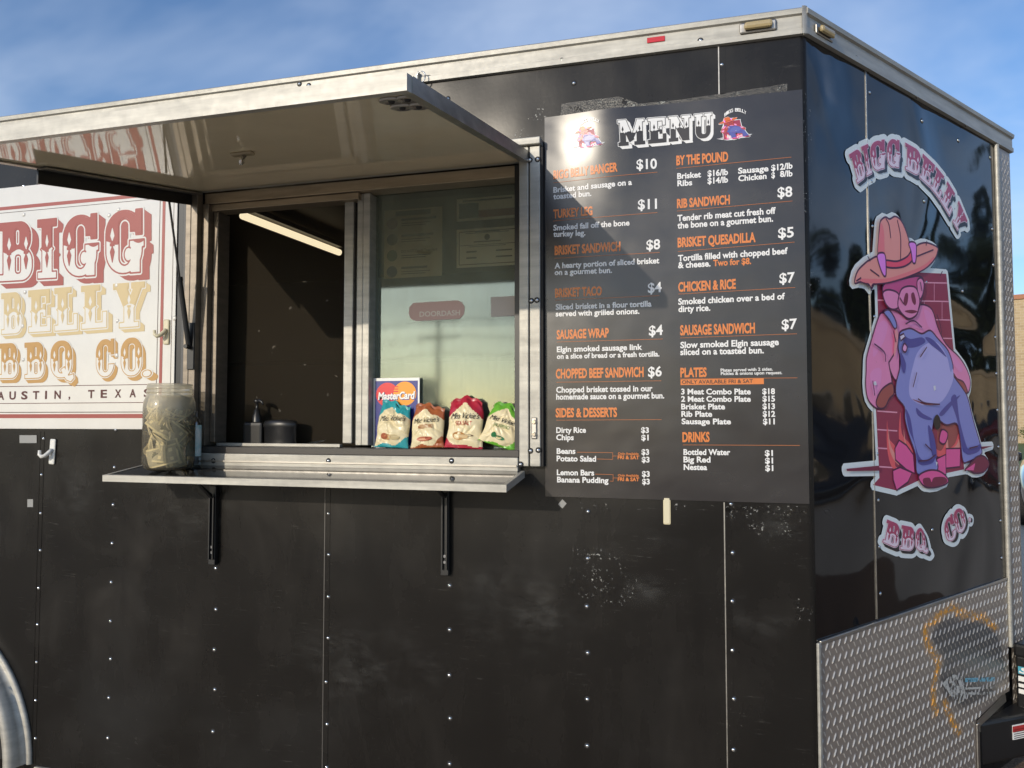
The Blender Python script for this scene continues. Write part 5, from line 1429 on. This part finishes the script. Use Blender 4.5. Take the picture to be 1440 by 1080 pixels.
for k2, (a, z_, ro, pi_, cu_) in enumerate(((-100, .150, -60, 5, 13), (-140, .145, 70, 8, 11), (-125, .055, 4, 0, 12.5), (-72, .20, -50, 10, 11), (-60, .14, 40, -8, 12), (-45, .06, 70, 6, 11), (-85, .085, -75, 12, 12), (-105, .21, 45, -4, 12),
                                          (-20, .12, 30, 0, 12), (-165, .09, 20, 0, 12), (-90, .035, -12, 10, 12), (-60, .22, 15, 6, 12), (-30, .19, -30, 4, 11), (-120, .10, 35, 14, 10), (-150, .205, -30, 0, 12), (60, .12, 40, 0, 10), (120, .15, -40, 0, 10), (-75, .165, 85, 10, 12))):
    rr_ = RJ * rj.uniform(.62, .74); an = rad(a)
    bill((rr_ * math.cos(an), rr_ * math.sin(an), z_ + .01), an + rad(90), rad(ro), rad(pi_), cu_, rj.uniform(0, 6), JAR)
for k2 in range(10):                                          # crumpled heart of the pile
    an = rj.uniform(0, 6.28); bill((.03 * math.cos(an), .03 * math.sin(an), rj.uniform(.05, .22)), rj.uniform(0, 6.28), rj.uniform(-1.2, 1.2), rj.uniform(-.8, .8), 22, rj.uniform(0, 6), JAR)

# water bottle behind the jar
dj = ray(272, 640); BY = -.062; BX = (CAM + dj * ((BY - CAM[1]) / dj[1]))[0]
BT = thing('water_bottle', (BX, BY, shz(BY) + .001), 'slim clear bottle with a pale teal label standing behind the tip jar', 'bottle')
CLR, t, b = new_mat('clear_bottle_plastic')
tr = t.nodes.new('ShaderNodeBsdfTransparent'); tr.inputs[0].default_value = (.80, .84, .84, 1)
gl = t.nodes.new('ShaderNodeBsdfGlossy'); gl.inputs['Roughness'].default_value = .08
m1 = t.nodes.new('ShaderNodeMixShader'); m1.inputs[0].default_value = .25; t.links.new(tr.outputs[0], m1.inputs[1]); t.links.new(gl.outputs[0], m1.inputs[2]); t.links.new(m1.outputs[0], t.nodes['Material Output'].inputs[0])
s = MB(); s.lathe([(0, 0), (.022, 0), (.026, .006), (.026, .150), (.022, .168), (.012, .178), (.011, .190), (0, .190)], (0, 0, 0), CLR, 20); s.obj('bottle_body', BT)
TEAL, t, b = new_mat('pale_teal_label'); n1 = nd_noise(t, 22, 4, .6); t.links.new(nd_mix(t, nd_ramp(t, n1, .4, .6), (.35, .66, .68), (.82, .88, .86)), b.inputs['Base Color'])
s = MB(); s.lathe([(.0268, .035), (.0268, .148)], (0, 0, 0), TEAL, 20); s.obj('label', BT)
s = MB(); s.lathe([(.013, .178), (.013, .198), (0, .199)], (0, 0, 0), mat('grey_cap', (.2, .2, .2), .4), 14); s.obj('cap', BT)

# soap pump and lidded tub in the window
PX, PZ_ = W(361, 625, .09)
SP = thing('soap_dispenser', (PX, .088, SILLZ), 'black pump soap dispenser standing inside the open serving window', 'soap dispenser')
s = MB(); s.box(-.038, .034, -.026, .026, 0, .058, BLKPL, .008); s.obj('bottle_body', SP)
s = MB(); s.lathe([(.017, .056), (.015, .074), (.011, .078), (.010, .088), (.005, .089), (.005, .104), (.011, .106), (.011, .112), (0, .113)], (0, 0, 0), BLKPL, 16)
s.tube([(0, 0, .109), (.012, -.004, .110), (.024, -.008, .106), (.028, -.009, .100)], [.006, .005, .004, .003], BLKPL); s.obj('pump', SP)
TX = W(398, 625, .09)[0]
TB = tag(MB().lathe([(0, 0), (.054, 0), (.060, .01), (.061, .060), (.064, .062), (.064, .072), (.058, .082), (.03, .086), (0, .087)], (0, 0, 0), BLKPL, 32).obj('lidded_tub', None, 0, (TX, .072, SILLZ)), 'round black lidded tub beside the soap dispenser in the serving window', 'tub')
TB.scale = (1.1, .5, 1.15)
SP.scale = (1.15, 1, 1.55)
s = MB(); s.add([(0, 0, .002), (.10, -.02, .014), (.11, .03, .022), (.01, .045, .003)], [(0, 1, 2, 3)], CWH); s.add([(.03, -.015, .006), (.09, -.03, .018), (.13, .01, .026), (.05, .03, .010)], [(0, 1, 2, 3)], CWH)
tag(s.obj('loose_paper', None, 0, (W(418, 622, .09)[0], .07, SILLZ)), 'crumpled white papers lying beside the round black tub', 'paper')

# papers and stickers behind the fixed pane
GPY = .088
def paper(name, x0, y0, x1, y1, col, label, cat, draw):
    a, c = W(x0, y1, GPY), W(x1, y0, GPY)
    T = thing(name, ((a[0] + c[0]) / 2, GPY, a[1]), label, cat)
    w_, h_ = c[0] - a[0], c[1] - a[1]
    s = MB(); s.box(-w_ / 2, w_ / 2, 0, .0008, 0, h_, col); s.obj('sheet', T)
    s = MB(); draw(s, w_, h_); s.obj('print', T); return T
PAP = mat('aged_paper', (.80, .78, .64), .7); PAPT = mat('tan_poster_paper', (.46, .40, .27), .7); PINK = flat('faded_print', 70, 66, 60, .7, .7)
def bar(s, x0, x1, z, th, m_, y=-.0004): s.box(x0, x1, y, y + .0002, z - th / 2, z + th / 2, m_)
def d_poster(s, w_, h_):
    cols = [flat('poster_disc_red', 120, 50, 40, .6), flat('poster_disc_dark', 60, 60, 66, .6), flat('poster_disc_green', 60, 90, 60, .6), flat('poster_disc_blue', 50, 60, 90, .6)]
    for k2 in range(4):
        z_ = h_ * (.80 - .235 * k2); cx = -w_ * .36
        fill(s, [[(cx + .021 * math.cos(a), z_ + .021 * math.sin(a)) for a in [2 * math.pi * i / 24 for i in range(24)]]], -.0004, cols[k2])
        if k2 == 2: text_on(s, 'DO NOT Touch Your Face', (-w_ * .20, z_ + .008), (w_ * .42, z_ + .010), .010, -.0004, PINK)
        else: bar(s, -w_ * .20, w_ * (.40 - .05 * k2), z_ + .012, .008, PINK)
        bar(s, -w_ * .20, w_ * .30, z_ - .002, .003, PINK); bar(s, -w_ * .20, w_ * .22, z_ - .010, .003, PINK)
    bar(s, -w_ * .30, w_ * .30, h_ * .94, .018, PINK)
paper('health_poster', 540, 290, 622, 392, PAPT, 'tan poster with four dark discs taped inside the fixed window pane', 'poster', d_poster)
def d_cert(s, w_, h_):
    e = .010
    for z_ in (e, h_ - e): bar(s, -w_ / 2 + e, w_ / 2 - e, z_, .003, PINK)
    for x_ in (-w_ / 2 + e, w_ / 2 - e): s.box(x_ - .0015, x_ + .0015, -.0004, -.0002, e, h_ - e, PINK)
    fill(s, [[(.010 * math.cos(a), h_ * .76 + .011 * math.sin(a)) for a in [2 * math.pi * i / 20 for i in range(20)]]], -.0004, PINK)
    for z_, l_ in ((.91, .20), (.88, .35), (.65, .22), (.57, .44), (.53, .30)): bar(s, -w_ * l_, w_ * l_, h_ * z_, .004 if l_ < .25 else .002, PINK)
    for z_ in (.40, .24): bar(s, -w_ * .34, -w_ * .17, h_ * z_, .005, PINK); bar(s, w_ * .14, w_ * .40, h_ * z_, .005, PINK)
paper('framed_certificate', 642, 317, 729, 377, PAP, 'pale certificate with a thin dark border taped inside the window pane', 'certificate', d_cert)
def d_flag(s, w_, h_):
    s.box(-w_ * .46, -w_ * .14, -.0004, -.0002, h_ * .12, h_ * .78, flat('flag_blue', 60, 74, 84, .6)); s.box(-w_ * .14, w_ * .48, -.0004, -.0002, h_ * .12, h_ * .44, flat('flag_red', 130, 52, 48, .6))
    bar(s, -w_ * .4, w_ * .4, h_ * .88, .006, PINK)
paper('flag_print', 642, 273, 729, 312, PAP, 'paper print of a flag in blue, white and red above the certificate', 'paper print', d_flag)
def sticker(x0, y0, x1, y1, col, label, lines, name='window_sticker', rnd=.03):
    a, c = W(x0, y1, GPY - .006), W(x1, y0, GPY - .006); w_, h_ = c[0] - a[0], c[1] - a[1]
    T = thing(name, ((a[0] + c[0]) / 2, .0785, a[1]), label, 'sticker')
    s = MB(); xs_, ys_ = np.linspace(-w_ * .55, w_ * .55, 90), np.linspace(-h_ * .1, h_ * 1.1, 60); X, Y = np.meshgrid(xs_, ys_)
    fill(s, contours(sd_box(X, Y, -w_ / 2, w_ / 2, 0, h_, min(rnd, h_ * .48)), xs_, ys_), 0, col); s.obj('film', T)
    s = MB()
    for sv, u0, u1, v, h in lines: text_on(s, sv, (u0 * w_, v * h_), (u1 * w_, v * h_), h * h_, -.0006, mat('sticker_ink', (.74, .68, .60), .5), .02)
    if lines: s.obj('lettering', T)
STR = mat('reflection_paled_red_sticker', (.60, .41, .36), .6)  # red paled in colour for the reflection veiling the pane
sticker(575, 422, 654, 452, STR, 'red oblong delivery sticker paled by reflection on the fixed window pane', [('DOORDASH', -.30, .42, .22, .26)])
sticker(690, 416, 729, 446, mat('pale_mauve_sticker', (.50, .45, .41), .5), 'small square mauve sticker on the window pane near the jamb', [], 'window_sticker', .003)

# tube light
p0, p1 = None, None
def Hp(px, py, z_): d = ray(px, py); return CAM + d * ((z_ - CAM[2]) / d[2])
q0, q1 = Hp(341, 303, 2.52), Hp(477, 355, 2.52)
TL = thing('tube_light', tuple(q0), 'glowing fluorescent tube light on the ceiling inside the serving window', 'tube light')
LUM = mat('lit_tube', (.8, .8, .7), .5, 0, .5, 0, (1.0, .84, .54), 1.35)
s = MB(); v = Vector(q1 - q0); s.cyl((0, 0, 0), v, .0175, .0175, LUM, 14); s.obj('tube', TL)
s = MB(); s.box(-.025, .025, 0, v.length, .026, .05, mat('lamp_housing', (.10, .09, .08), .5)); o = s.obj('housing', TL); o.rotation_euler = (0, 0, math.atan2(v.y, v.x) - math.pi / 2)

# adhesive hooks
def hook(x, y, z, label, hook_=True, m_=BEIGEPL, sc=1.0, lean=0.0, rz=0.0):
    T = thing('adhesive_hook', (x, y, z), label, 'adhesive hook', 'adhesive hooks stuck on the trailer wall')
    T.rotation_euler = (0, lean, rz); T.scale = (sc,) * 3
    s = MB(); s.box(-.0135, .0135, -.007, 0, -.05, .05, m_, .005); s.obj('base_plate', T)
    if hook_:
        s = MB(); s.tube([(.002, -.007, .008), (-.002, -.018, -.004), (-.008, -.030, -.016), (-.018, -.036, -.020), (-.028, -.036, -.012), (-.031, -.034, .004)], [.008, .0085, .008, .0075, .007, .006], m_, 10); s.obj('hook', T)
    return T
x, z = W(75, 635); hook(x, -.001, z, 'white plastic hook low on the black wall below the name sign', True, WHITEPL, 1.0, .05)
x, z = W(235, 467, -.006); hook(x, -.0065, z, 'cream plastic hook stuck over the red border of the name sign', True, BEIGEPL, .95)
x, z = W(938, 718); hook(x, -.001, z, 'bare cream hook backing strip under the menu board', False, BEIGEPL, .85)
p = A(341, 216)
T = thing('ceiling_hook', (p[0], p[1], p[2] + .002), 'small clear plastic hook stuck under the raised awning', 'hook')
s = MB(); s.box(-.035, .035, -.012, .012, -.008, .002, mat('yellowed_clear_plastic', (.34, .28, .18), .15), .005); s.obj('base_plate', T)
s = MB(); s.tube([(.006, 0, -.006), (.004, -.006, -.03), (.010, -.022, -.038), (.014, -.03, -.026)], [.007, .006, .005, .004], CHROME, 8); s.obj('hook', T)

# boxes on the tongue
def nose_pt(s_, o_, z_): p_ = ND * s_ + NN * o_; return (p_[0], p_[1], z_)
zt1 = N(1413, 905)[1]
BB = thing('battery_box', nose_pt(1.487, .02, 0), 'lidded black battery box mounted above the tongue at the nose tip', 'battery box')
BB.rotation_euler = (0, 0, NA)
zbx = N(1421, 995)[1]
s = MB(); s.box(.012, .44, -.21, .0, zbx, zt1 - .052, BLKPL, .008); s.obj('tub', BB)
s = MB(); s.box(.0, .452, -.222, .004, zt1 - .055, zt1, BLKPL, .012)
s.box(-.002, .03, -.15, -.07, zt1 - .085, zt1 - .05, BLKPL, .004); s.obj('lid', BB)
s = MB()
for z0_, z1_, m_ in ((.145, .175, flat('sticker_cyan', 90, 176, 200, .4)), (.116, .136, CWH), (.092, .106, CWH), (.066, .084, CWH)):
    s.box(.0108, .0116, -.20, -.01, zbx + z0_, zbx + z1_, m_)
s.obj('sticker', BB)
sx = []
mbt = MB(); text_on(mbt, 'STA', (0, 0), (.11, 0), .022, 0, CWH, .03, .3)
mbt.v = [(.0104, -.012 - x, zbx + .150 + z) for x, y, z in mbt.v]; mbt.obj('sticker_lettering', BB)
zt2 = N(1378, 1018)[1]; zb2 = zt2 - .165
a = N(1376, 1018)[0]
TG = thing('tool_box', nose_pt(a, -.03, 0), 'scuffed black steel box on the trailer tongue below the battery box', 'tool box')
TG.rotation_euler = (0, 0, rad(36))
s = MB(); s.box(.0, .60, -.02, .30, zb2, zt2, BLKMET, .012); s.obj('box_body', TG)
s = MB(); s.box(.20, .30, -.0225, -.0208, zb2 + .078, zt2 - .03, CWH); s.box(.20, .30, -.0230, -.0226, zt2 - .058, zt2 - .035, flat('label_red', 190, 60, 60, .5))
for k2 in range(5): s.box(.207, .292, -.0230, -.0226, zb2 + .082 + .008 * k2, zb2 + .085 + .008 * k2, PINK)
s.obj('warning_label', TG)
# tongue beams that carry the boxes
s = MB()
for yy in (0.25, 2.40):
    p_, q_ = Vector((0.30, yy, .30)), Vector((2.3, 1.351, .30)); s.tube([p_, q_], .05, BLKMET, 4)
s.obj('tongue_beam', TR)

# ================================================================== BEYOND THE TRAILER
def mat_leaf(name, a, c):
    m, t, b = new_mat(name)
    oi = nd_noise(t, 1.3, 3, .6); of = nd_noise(t, 11, 2, .5)
    t.links.new(nd_mix(t, nd_math(t, 'MULTIPLY', nd_math(t, 'ADD', oi, of), .5), a, c), b.inputs['Base Color'])
    b.inputs['Roughness'].default_value = .6; return m
LEAFD = mat_leaf('dark_leaves', (.012, .022, .006), (.05, .075, .02)); LEAFL = mat_leaf('light_leaves', (.04, .07, .012), (.13, .17, .04))
BARK = mat('grey_brown_bark', (.09, .07, .055), .9)
def tree(x, y, h, r, seed, label, narrow=False, leaf=LEAFD, name='tree', nleaf=2600, group='trees across the parking lot', lsz=.20):
    rt = random.Random(seed); T = thing(name, (x, y, 0), label, 'tree' if name != 'shrub' else 'shrub', group)
    s = MB(); th_ = h * (.9 if narrow else .55)
    s.tube([(0, 0, -.05), (.02 * h, .01 * h, th_ * .4), (-.01 * h, .02 * h, th_)], [.035 * h, .025 * h, .008 * h], BARK, 9)
    cl = []
    for k2 in range(18 if not narrow else 14):
        if narrow: f_ = k2 / 14; a = rt.uniform(0, 6.28); R_ = r * (1 - f_) ** .6 * rt.uniform(.2, .6); c = Vector((math.cos(a) * R_, math.sin(a) * R_, h * (.10 + .85 * f_))); cr_ = r * (.75 - .5 * f_)
        else:
            a = rt.uniform(0, 6.28); q = rt.uniform(.15, 1); R_ = r * math.sqrt(rt.random()) * .75 * math.sin(math.pi * min(.95, .25 + .7 * q)); c = Vector((math.cos(a) * R_, math.sin(a) * R_, h * (.28 + .62 * q))); cr_ = r * rt.uniform(.28, .46)
        cl.append((c, cr_))
        if name != 'shrub': s.tube([(0, 0, c.z * .55), tuple(c * .55 + Vector((0, 0, c.z * .25))), tuple(c)], [.012 * h, .008 * h, .003 * h], BARK, 5)
    s.obj('trunk', T)
    s = MB(); vs, fs = [], []
    for k2 in range(nleaf):
        c, cr_ = rt.choice(cl)
        dvec = Vector((rt.gauss(0, 1), rt.gauss(0, 1), rt.gauss(0, 1))).normalized(); p = c + dvec * cr_ * rt.random() ** .4
        u = Vector((rt.gauss(0, 1), rt.gauss(0, 1), rt.gauss(0, 1))).normalized(); v = u.orthogonal().normalized(); sz = lsz * rt.uniform(.6, 1.4)
        o_ = len(vs); vs += [p - u * sz, p + v * sz * .5, p + u * sz, p - v * sz * .5]; fs.append((o_, o_ + 1, o_ + 2, o_ + 3))
    s.add(vs, fs, leaf); s.obj('crown', T)
    return T
def brick_mat(name, c1, c2, mortar, sc):
    m, t, b = new_mat(name); br = t.nodes.new('ShaderNodeTexBrick'); tcn = t.nodes.new('ShaderNodeTexCoord'); mpn = t.nodes.new('ShaderNodeMapping')
    mpn.inputs['Rotation'].default_value = (rad(90), 0, 0); t.links.new(tcn.outputs['Object'], mpn.inputs[0]); t.links.new(mpn.outputs[0], br.inputs['Vector'])
    br.inputs['Scale'].default_value = 1; br.inputs['Brick Width'].default_value = .42 * sc; br.inputs['Row Height'].default_value = .20 * sc; br.inputs['Mortar Size'].default_value = .012 * sc
    br.inputs['Color1'].default_value = (*c1, 1); br.inputs['Color2'].default_value = (*c2, 1); br.inputs['Mortar'].default_value = (*mortar, 1)
    t.links.new(br.outputs['Color'], b.inputs['Base Color']); b.inputs['Roughness'].default_value = .9
    return m
TANB = brick_mat('tan_brick', (.50, .38, .23), (.42, .31, .185), (.56, .47, .34), .9)
COP = mat('rust_coping', (.38, .15, .07), .6); TANC = mat('tan_coping', (.42, .33, .22), .7); ROOFM = mat('grey_roof', (.2, .19, .18), .8)
WGL = mat('dark_window_glass', (.02, .022, .025), .05, 0, .8); DOORM = mat('brown_door', (.11, .07, .045), .5)
def building(name, loc, rz, w_, dpt, h, label, nwin, wallm, dark=True):
    T = thing(name, loc, label, 'building', None, rz)
    s = MB(); s.box(-w_ / 2, w_ / 2, 0, dpt, -.1, h, wallm); s.obj('wall', T)
    s = MB(); s.box(-w_ / 2 - .12, w_ / 2 + .12, -.12, dpt + .12, h, h + .30, COP if nwin == 0 else TANC); s.obj('coping', T)
    for i in range(nwin):
        x = -w_ / 2 + w_ * (i + .5) / nwin
        s = MB(); z0_ = .05 if i % 3 == 1 else 1.0; z1_ = 2.2 if i % 3 == 1 else 2.3
        for q in ((x - .9, x - .8), (x + .8, x + .9)): s.box(q[0], q[1], -.06, .0, z0_, z1_, ALUD)
        s.box(x - .9, x + .9, -.06, 0, z1_, z1_ + .1, ALUD); s.box(x - .9, x + .9, -.08, 0, z0_ - .08, z0_, ALUD)
        o = s.obj('door' if i % 3 == 1 else 'window', T)
        s = MB(); s.box(x - .79, x + .79, -.02, -.003, z0_, z1_, DOORM if i % 3 == 1 else WGL); s.obj('pane', o)
    return T
building('brick_building', (26.6, 52.2, 0), rad(-18), 26, 10, 9.45, 'tan brick building with a rust coloured coping beyond the nose of the trailer', 0, TANB)
building('brick_building', (27.5, 17.0, 0), rad(-60), 22, 8, 4.6, 'low tan brick building seen mirrored in the glossy nose', 5, TANB)
for k2, (x, y, h, r_, nar, lb) in enumerate(((40, 12, 12.0, 4.2, 0, 'broad dark tree mirrored at the far left of the glossy nose'), (41, 18, 14.0, 4.0, 0, 'tall dark tree mirrored left of the emblem in the glossy nose'),
        (38.5, 23.5, 11.5, 3.6, 0, 'rounded dark tree mirrored behind the emblem'), (37.5, 27, 16.5, 2.0, 1, 'narrow dark conifer mirrored in the middle of the glossy nose'), (36, 30, 12.5, 3.6, 0, 'dark tree mirrored right of the narrow conifer'),
        (34, 33.5, 15.5, 3.4, 0, 'tall dark tree mirrored at the right of the glossy nose'), (31, 38, 13.5, 3.6, 0, 'broad dark tree mirrored by the right edge of the glossy nose'), (42.5, 6, 13.0, 4.0, 0, 'dark tree standing at the end of the mirrored tree row'))):
    tree(x, y, h, r_, 40 + k2, lb, bool(nar), LEAFD, 'tree', 5200, 'trees across the parking lot', .42)
tree(17.5, 51.2, 1.45, 1.0, 5, 'green shrub in front of the tan brick building', False, LEAFL, 'shrub', 1500, None, .07)
for k2, (x, y, h) in enumerate(((-44, -62, 5), (-30, -70, 6), (-8, -75, 4.5), (4, -68, 6), (-18, -72, 4))):
    tree(x, y, h, h * .42, 20 + k2, ('low tree', 'wide tree', 'bushy tree', 'small tree', 'rounded tree')[k2] + ' on the far side of the lot, mirrored in the window pane', False, LEAFD, 'tree', 1500, 'trees across the lot behind the viewer', .22)
# utility pole, seen mirrored in the pane
UP = thing('utility_pole', (-17.2, -41, 0), 'wooden utility pole with crossarms and wires, reflected in the fixed pane', 'utility pole')
WOOD = mat('weathered_wood', (.30, .27, .23), .9)
s = MB(); s.cyl((0, 0, -.3), (0, 0, 8.0), .17, .11, WOOD, 12); s.obj('pole', UP)
for z_ in (7.55, 6.5):
    s = MB(); s.box(-1.3, 1.3, -.16, -.06, z_ - .06, z_ + .06, WOOD)
    o = s.obj('crossarm', UP)
    s = MB()
    for x in (-1.15, -.5, .5, 1.15): s.cyl((x, -.11, z_ + .06), (x, -.11, z_ + .2), .045, .03, mat('insulator_grey', (.3, .3, .3), .3), 8)
    s.obj('insulator', o)
for z_, x0_, yo, ze in ((7.7, -1.15, -.11, 9), (7.7, 1.15, -.11, 9), (6.65, -1.15, -.11, 7), (6.65, 1.15, -.11, 6.4), (5.6, 0, -.17, 6.4)):
    s = MB()
    for sg in (-1, 1):
        pts = [(x0_ * (1 - f_) + sg * 42 * f_, yo * (1 - f_) + sg * 9 * f_, z_ - 4 * 1.1 * f_ * (1 - f_) + (ze - z_) * f_) for f_ in [i / 12 for i in range(13)]]
        s.tube(pts, .022, BLKPL, 5)
    s.obj('wire', UP)
# parked cars
def car(loc, rz, paint, label):
    T = thing('parked_car', loc, label, 'car', 'cars parked in the lot', rz)
    L_, Wd = 4.5, 1.78
    st = [(-2.25, .42, .62, .66), (-2.18, .28, .80, .80), (-1.7, .22, .92, .87), (-.9, .20, .96, .89), (.4, .20, .96, .89), (1.2, .20, .93, .88), (1.85, .22, .84, .85), (2.18, .30, .70, .76), (2.25, .40, .58, .62)]
    def ring(x, z0_, z1_, hw_):
        o_ = []
        for k2 in range(20):
            a = 2 * math.pi * k2 / 20; c_, s_ = math.cos(a), math.sin(a)
            o_.append((x, hw_ * math.copysign(abs(c_) ** .45, c_), (z0_ + z1_) / 2 + (z1_ - z0_) / 2 * math.copysign(abs(s_) ** .45, s_)))
        return o_
    s = MB(); vs = [p for q in st for p in ring(*q)]
    fs = [(i * 20 + k2, i * 20 + (k2 + 1) % 20, (i + 1) * 20 + (k2 + 1) % 20, (i + 1) * 20 + k2) for i in range(len(st) - 1) for k2 in range(20)]
    s.add(vs, fs, paint, True); s.add(vs[:20], [tuple(range(20))], paint); s.add(vs[-20:], [tuple(range(20))], paint)
    body = s.obj('body', T)
    s = MB(); base = [(-1.75, .80), (-1.05, 1.40), (.25, 1.43), (1.15, .90)]
    for m_, g_, off in ((paint, 0, 0),):
        prof = [(-1.85, .90, .78), (-1.05, 1.38, .62), (-.5, 1.45, .60), (.2, 1.42, .61), (1.2, .92, .76)]
        vs = [(x, sg * hw_, z) for x, z, hw_ in prof for sg in (-1, 1)]
        s.add(vs, [(2 * i, 2 * i + 1, 2 * i + 3, 2 * i + 2) for i in range(4)] , paint, True)
        s.add([(x, -hw_, z) for x, z, hw_ in prof], [(0, 1, 2, 3, 4)], WGL); s.add([(x, hw_, z) for x, z, hw_ in prof], [(0, 1, 2, 3, 4)], WGL)
    s.obj('cabin', T)
    s = MB(); s.quad((.26, -.60, 1.425), (.26, .60, 1.425), (1.15, .70, .965), (1.15, -.70, .965), WGL); s.obj('windscreen', T)
    for sg in (-1, 1):
        s = MB(); s.box(.75, .95, sg * .92 - .09, sg * .92 + .09, .94, 1.08, paint, .03); s.obj('wing_mirror', T)
        s = MB(); s.box(2.02, 2.23, sg * .62 - .13, sg * .62 + .13, .62, .74, CHROME, .03); s.obj('headlight', T)
        for x in (-1.38, 1.38): 
            o = wheel(x, .32, sg * .80, .32, .2, T)
    return T
CARK = mat('dark_grey_car_paint', (.012, .012, .014), .12, 0, .6, 1.0); CARR = mat('dark_red_car_paint', (.10, .012, .012), .12, 0, .6, 1.0); CARS = mat('silver_car_paint', (.30, .30, .31), .2, .6, .5, 1.0)
car((5.23, 12.0, 0), rad(-107.5), CARK, 'dark car parked just beyond the nose of the trailer, mostly hidden')
car((14.5, 6.6, 0), rad(118), CARK, 'black car mirrored in the glossy nose under the tan building')
car((16.0, 11.6, 0), rad(122), CARR, 'dark red car mirrored in the glossy nose below the emblem')
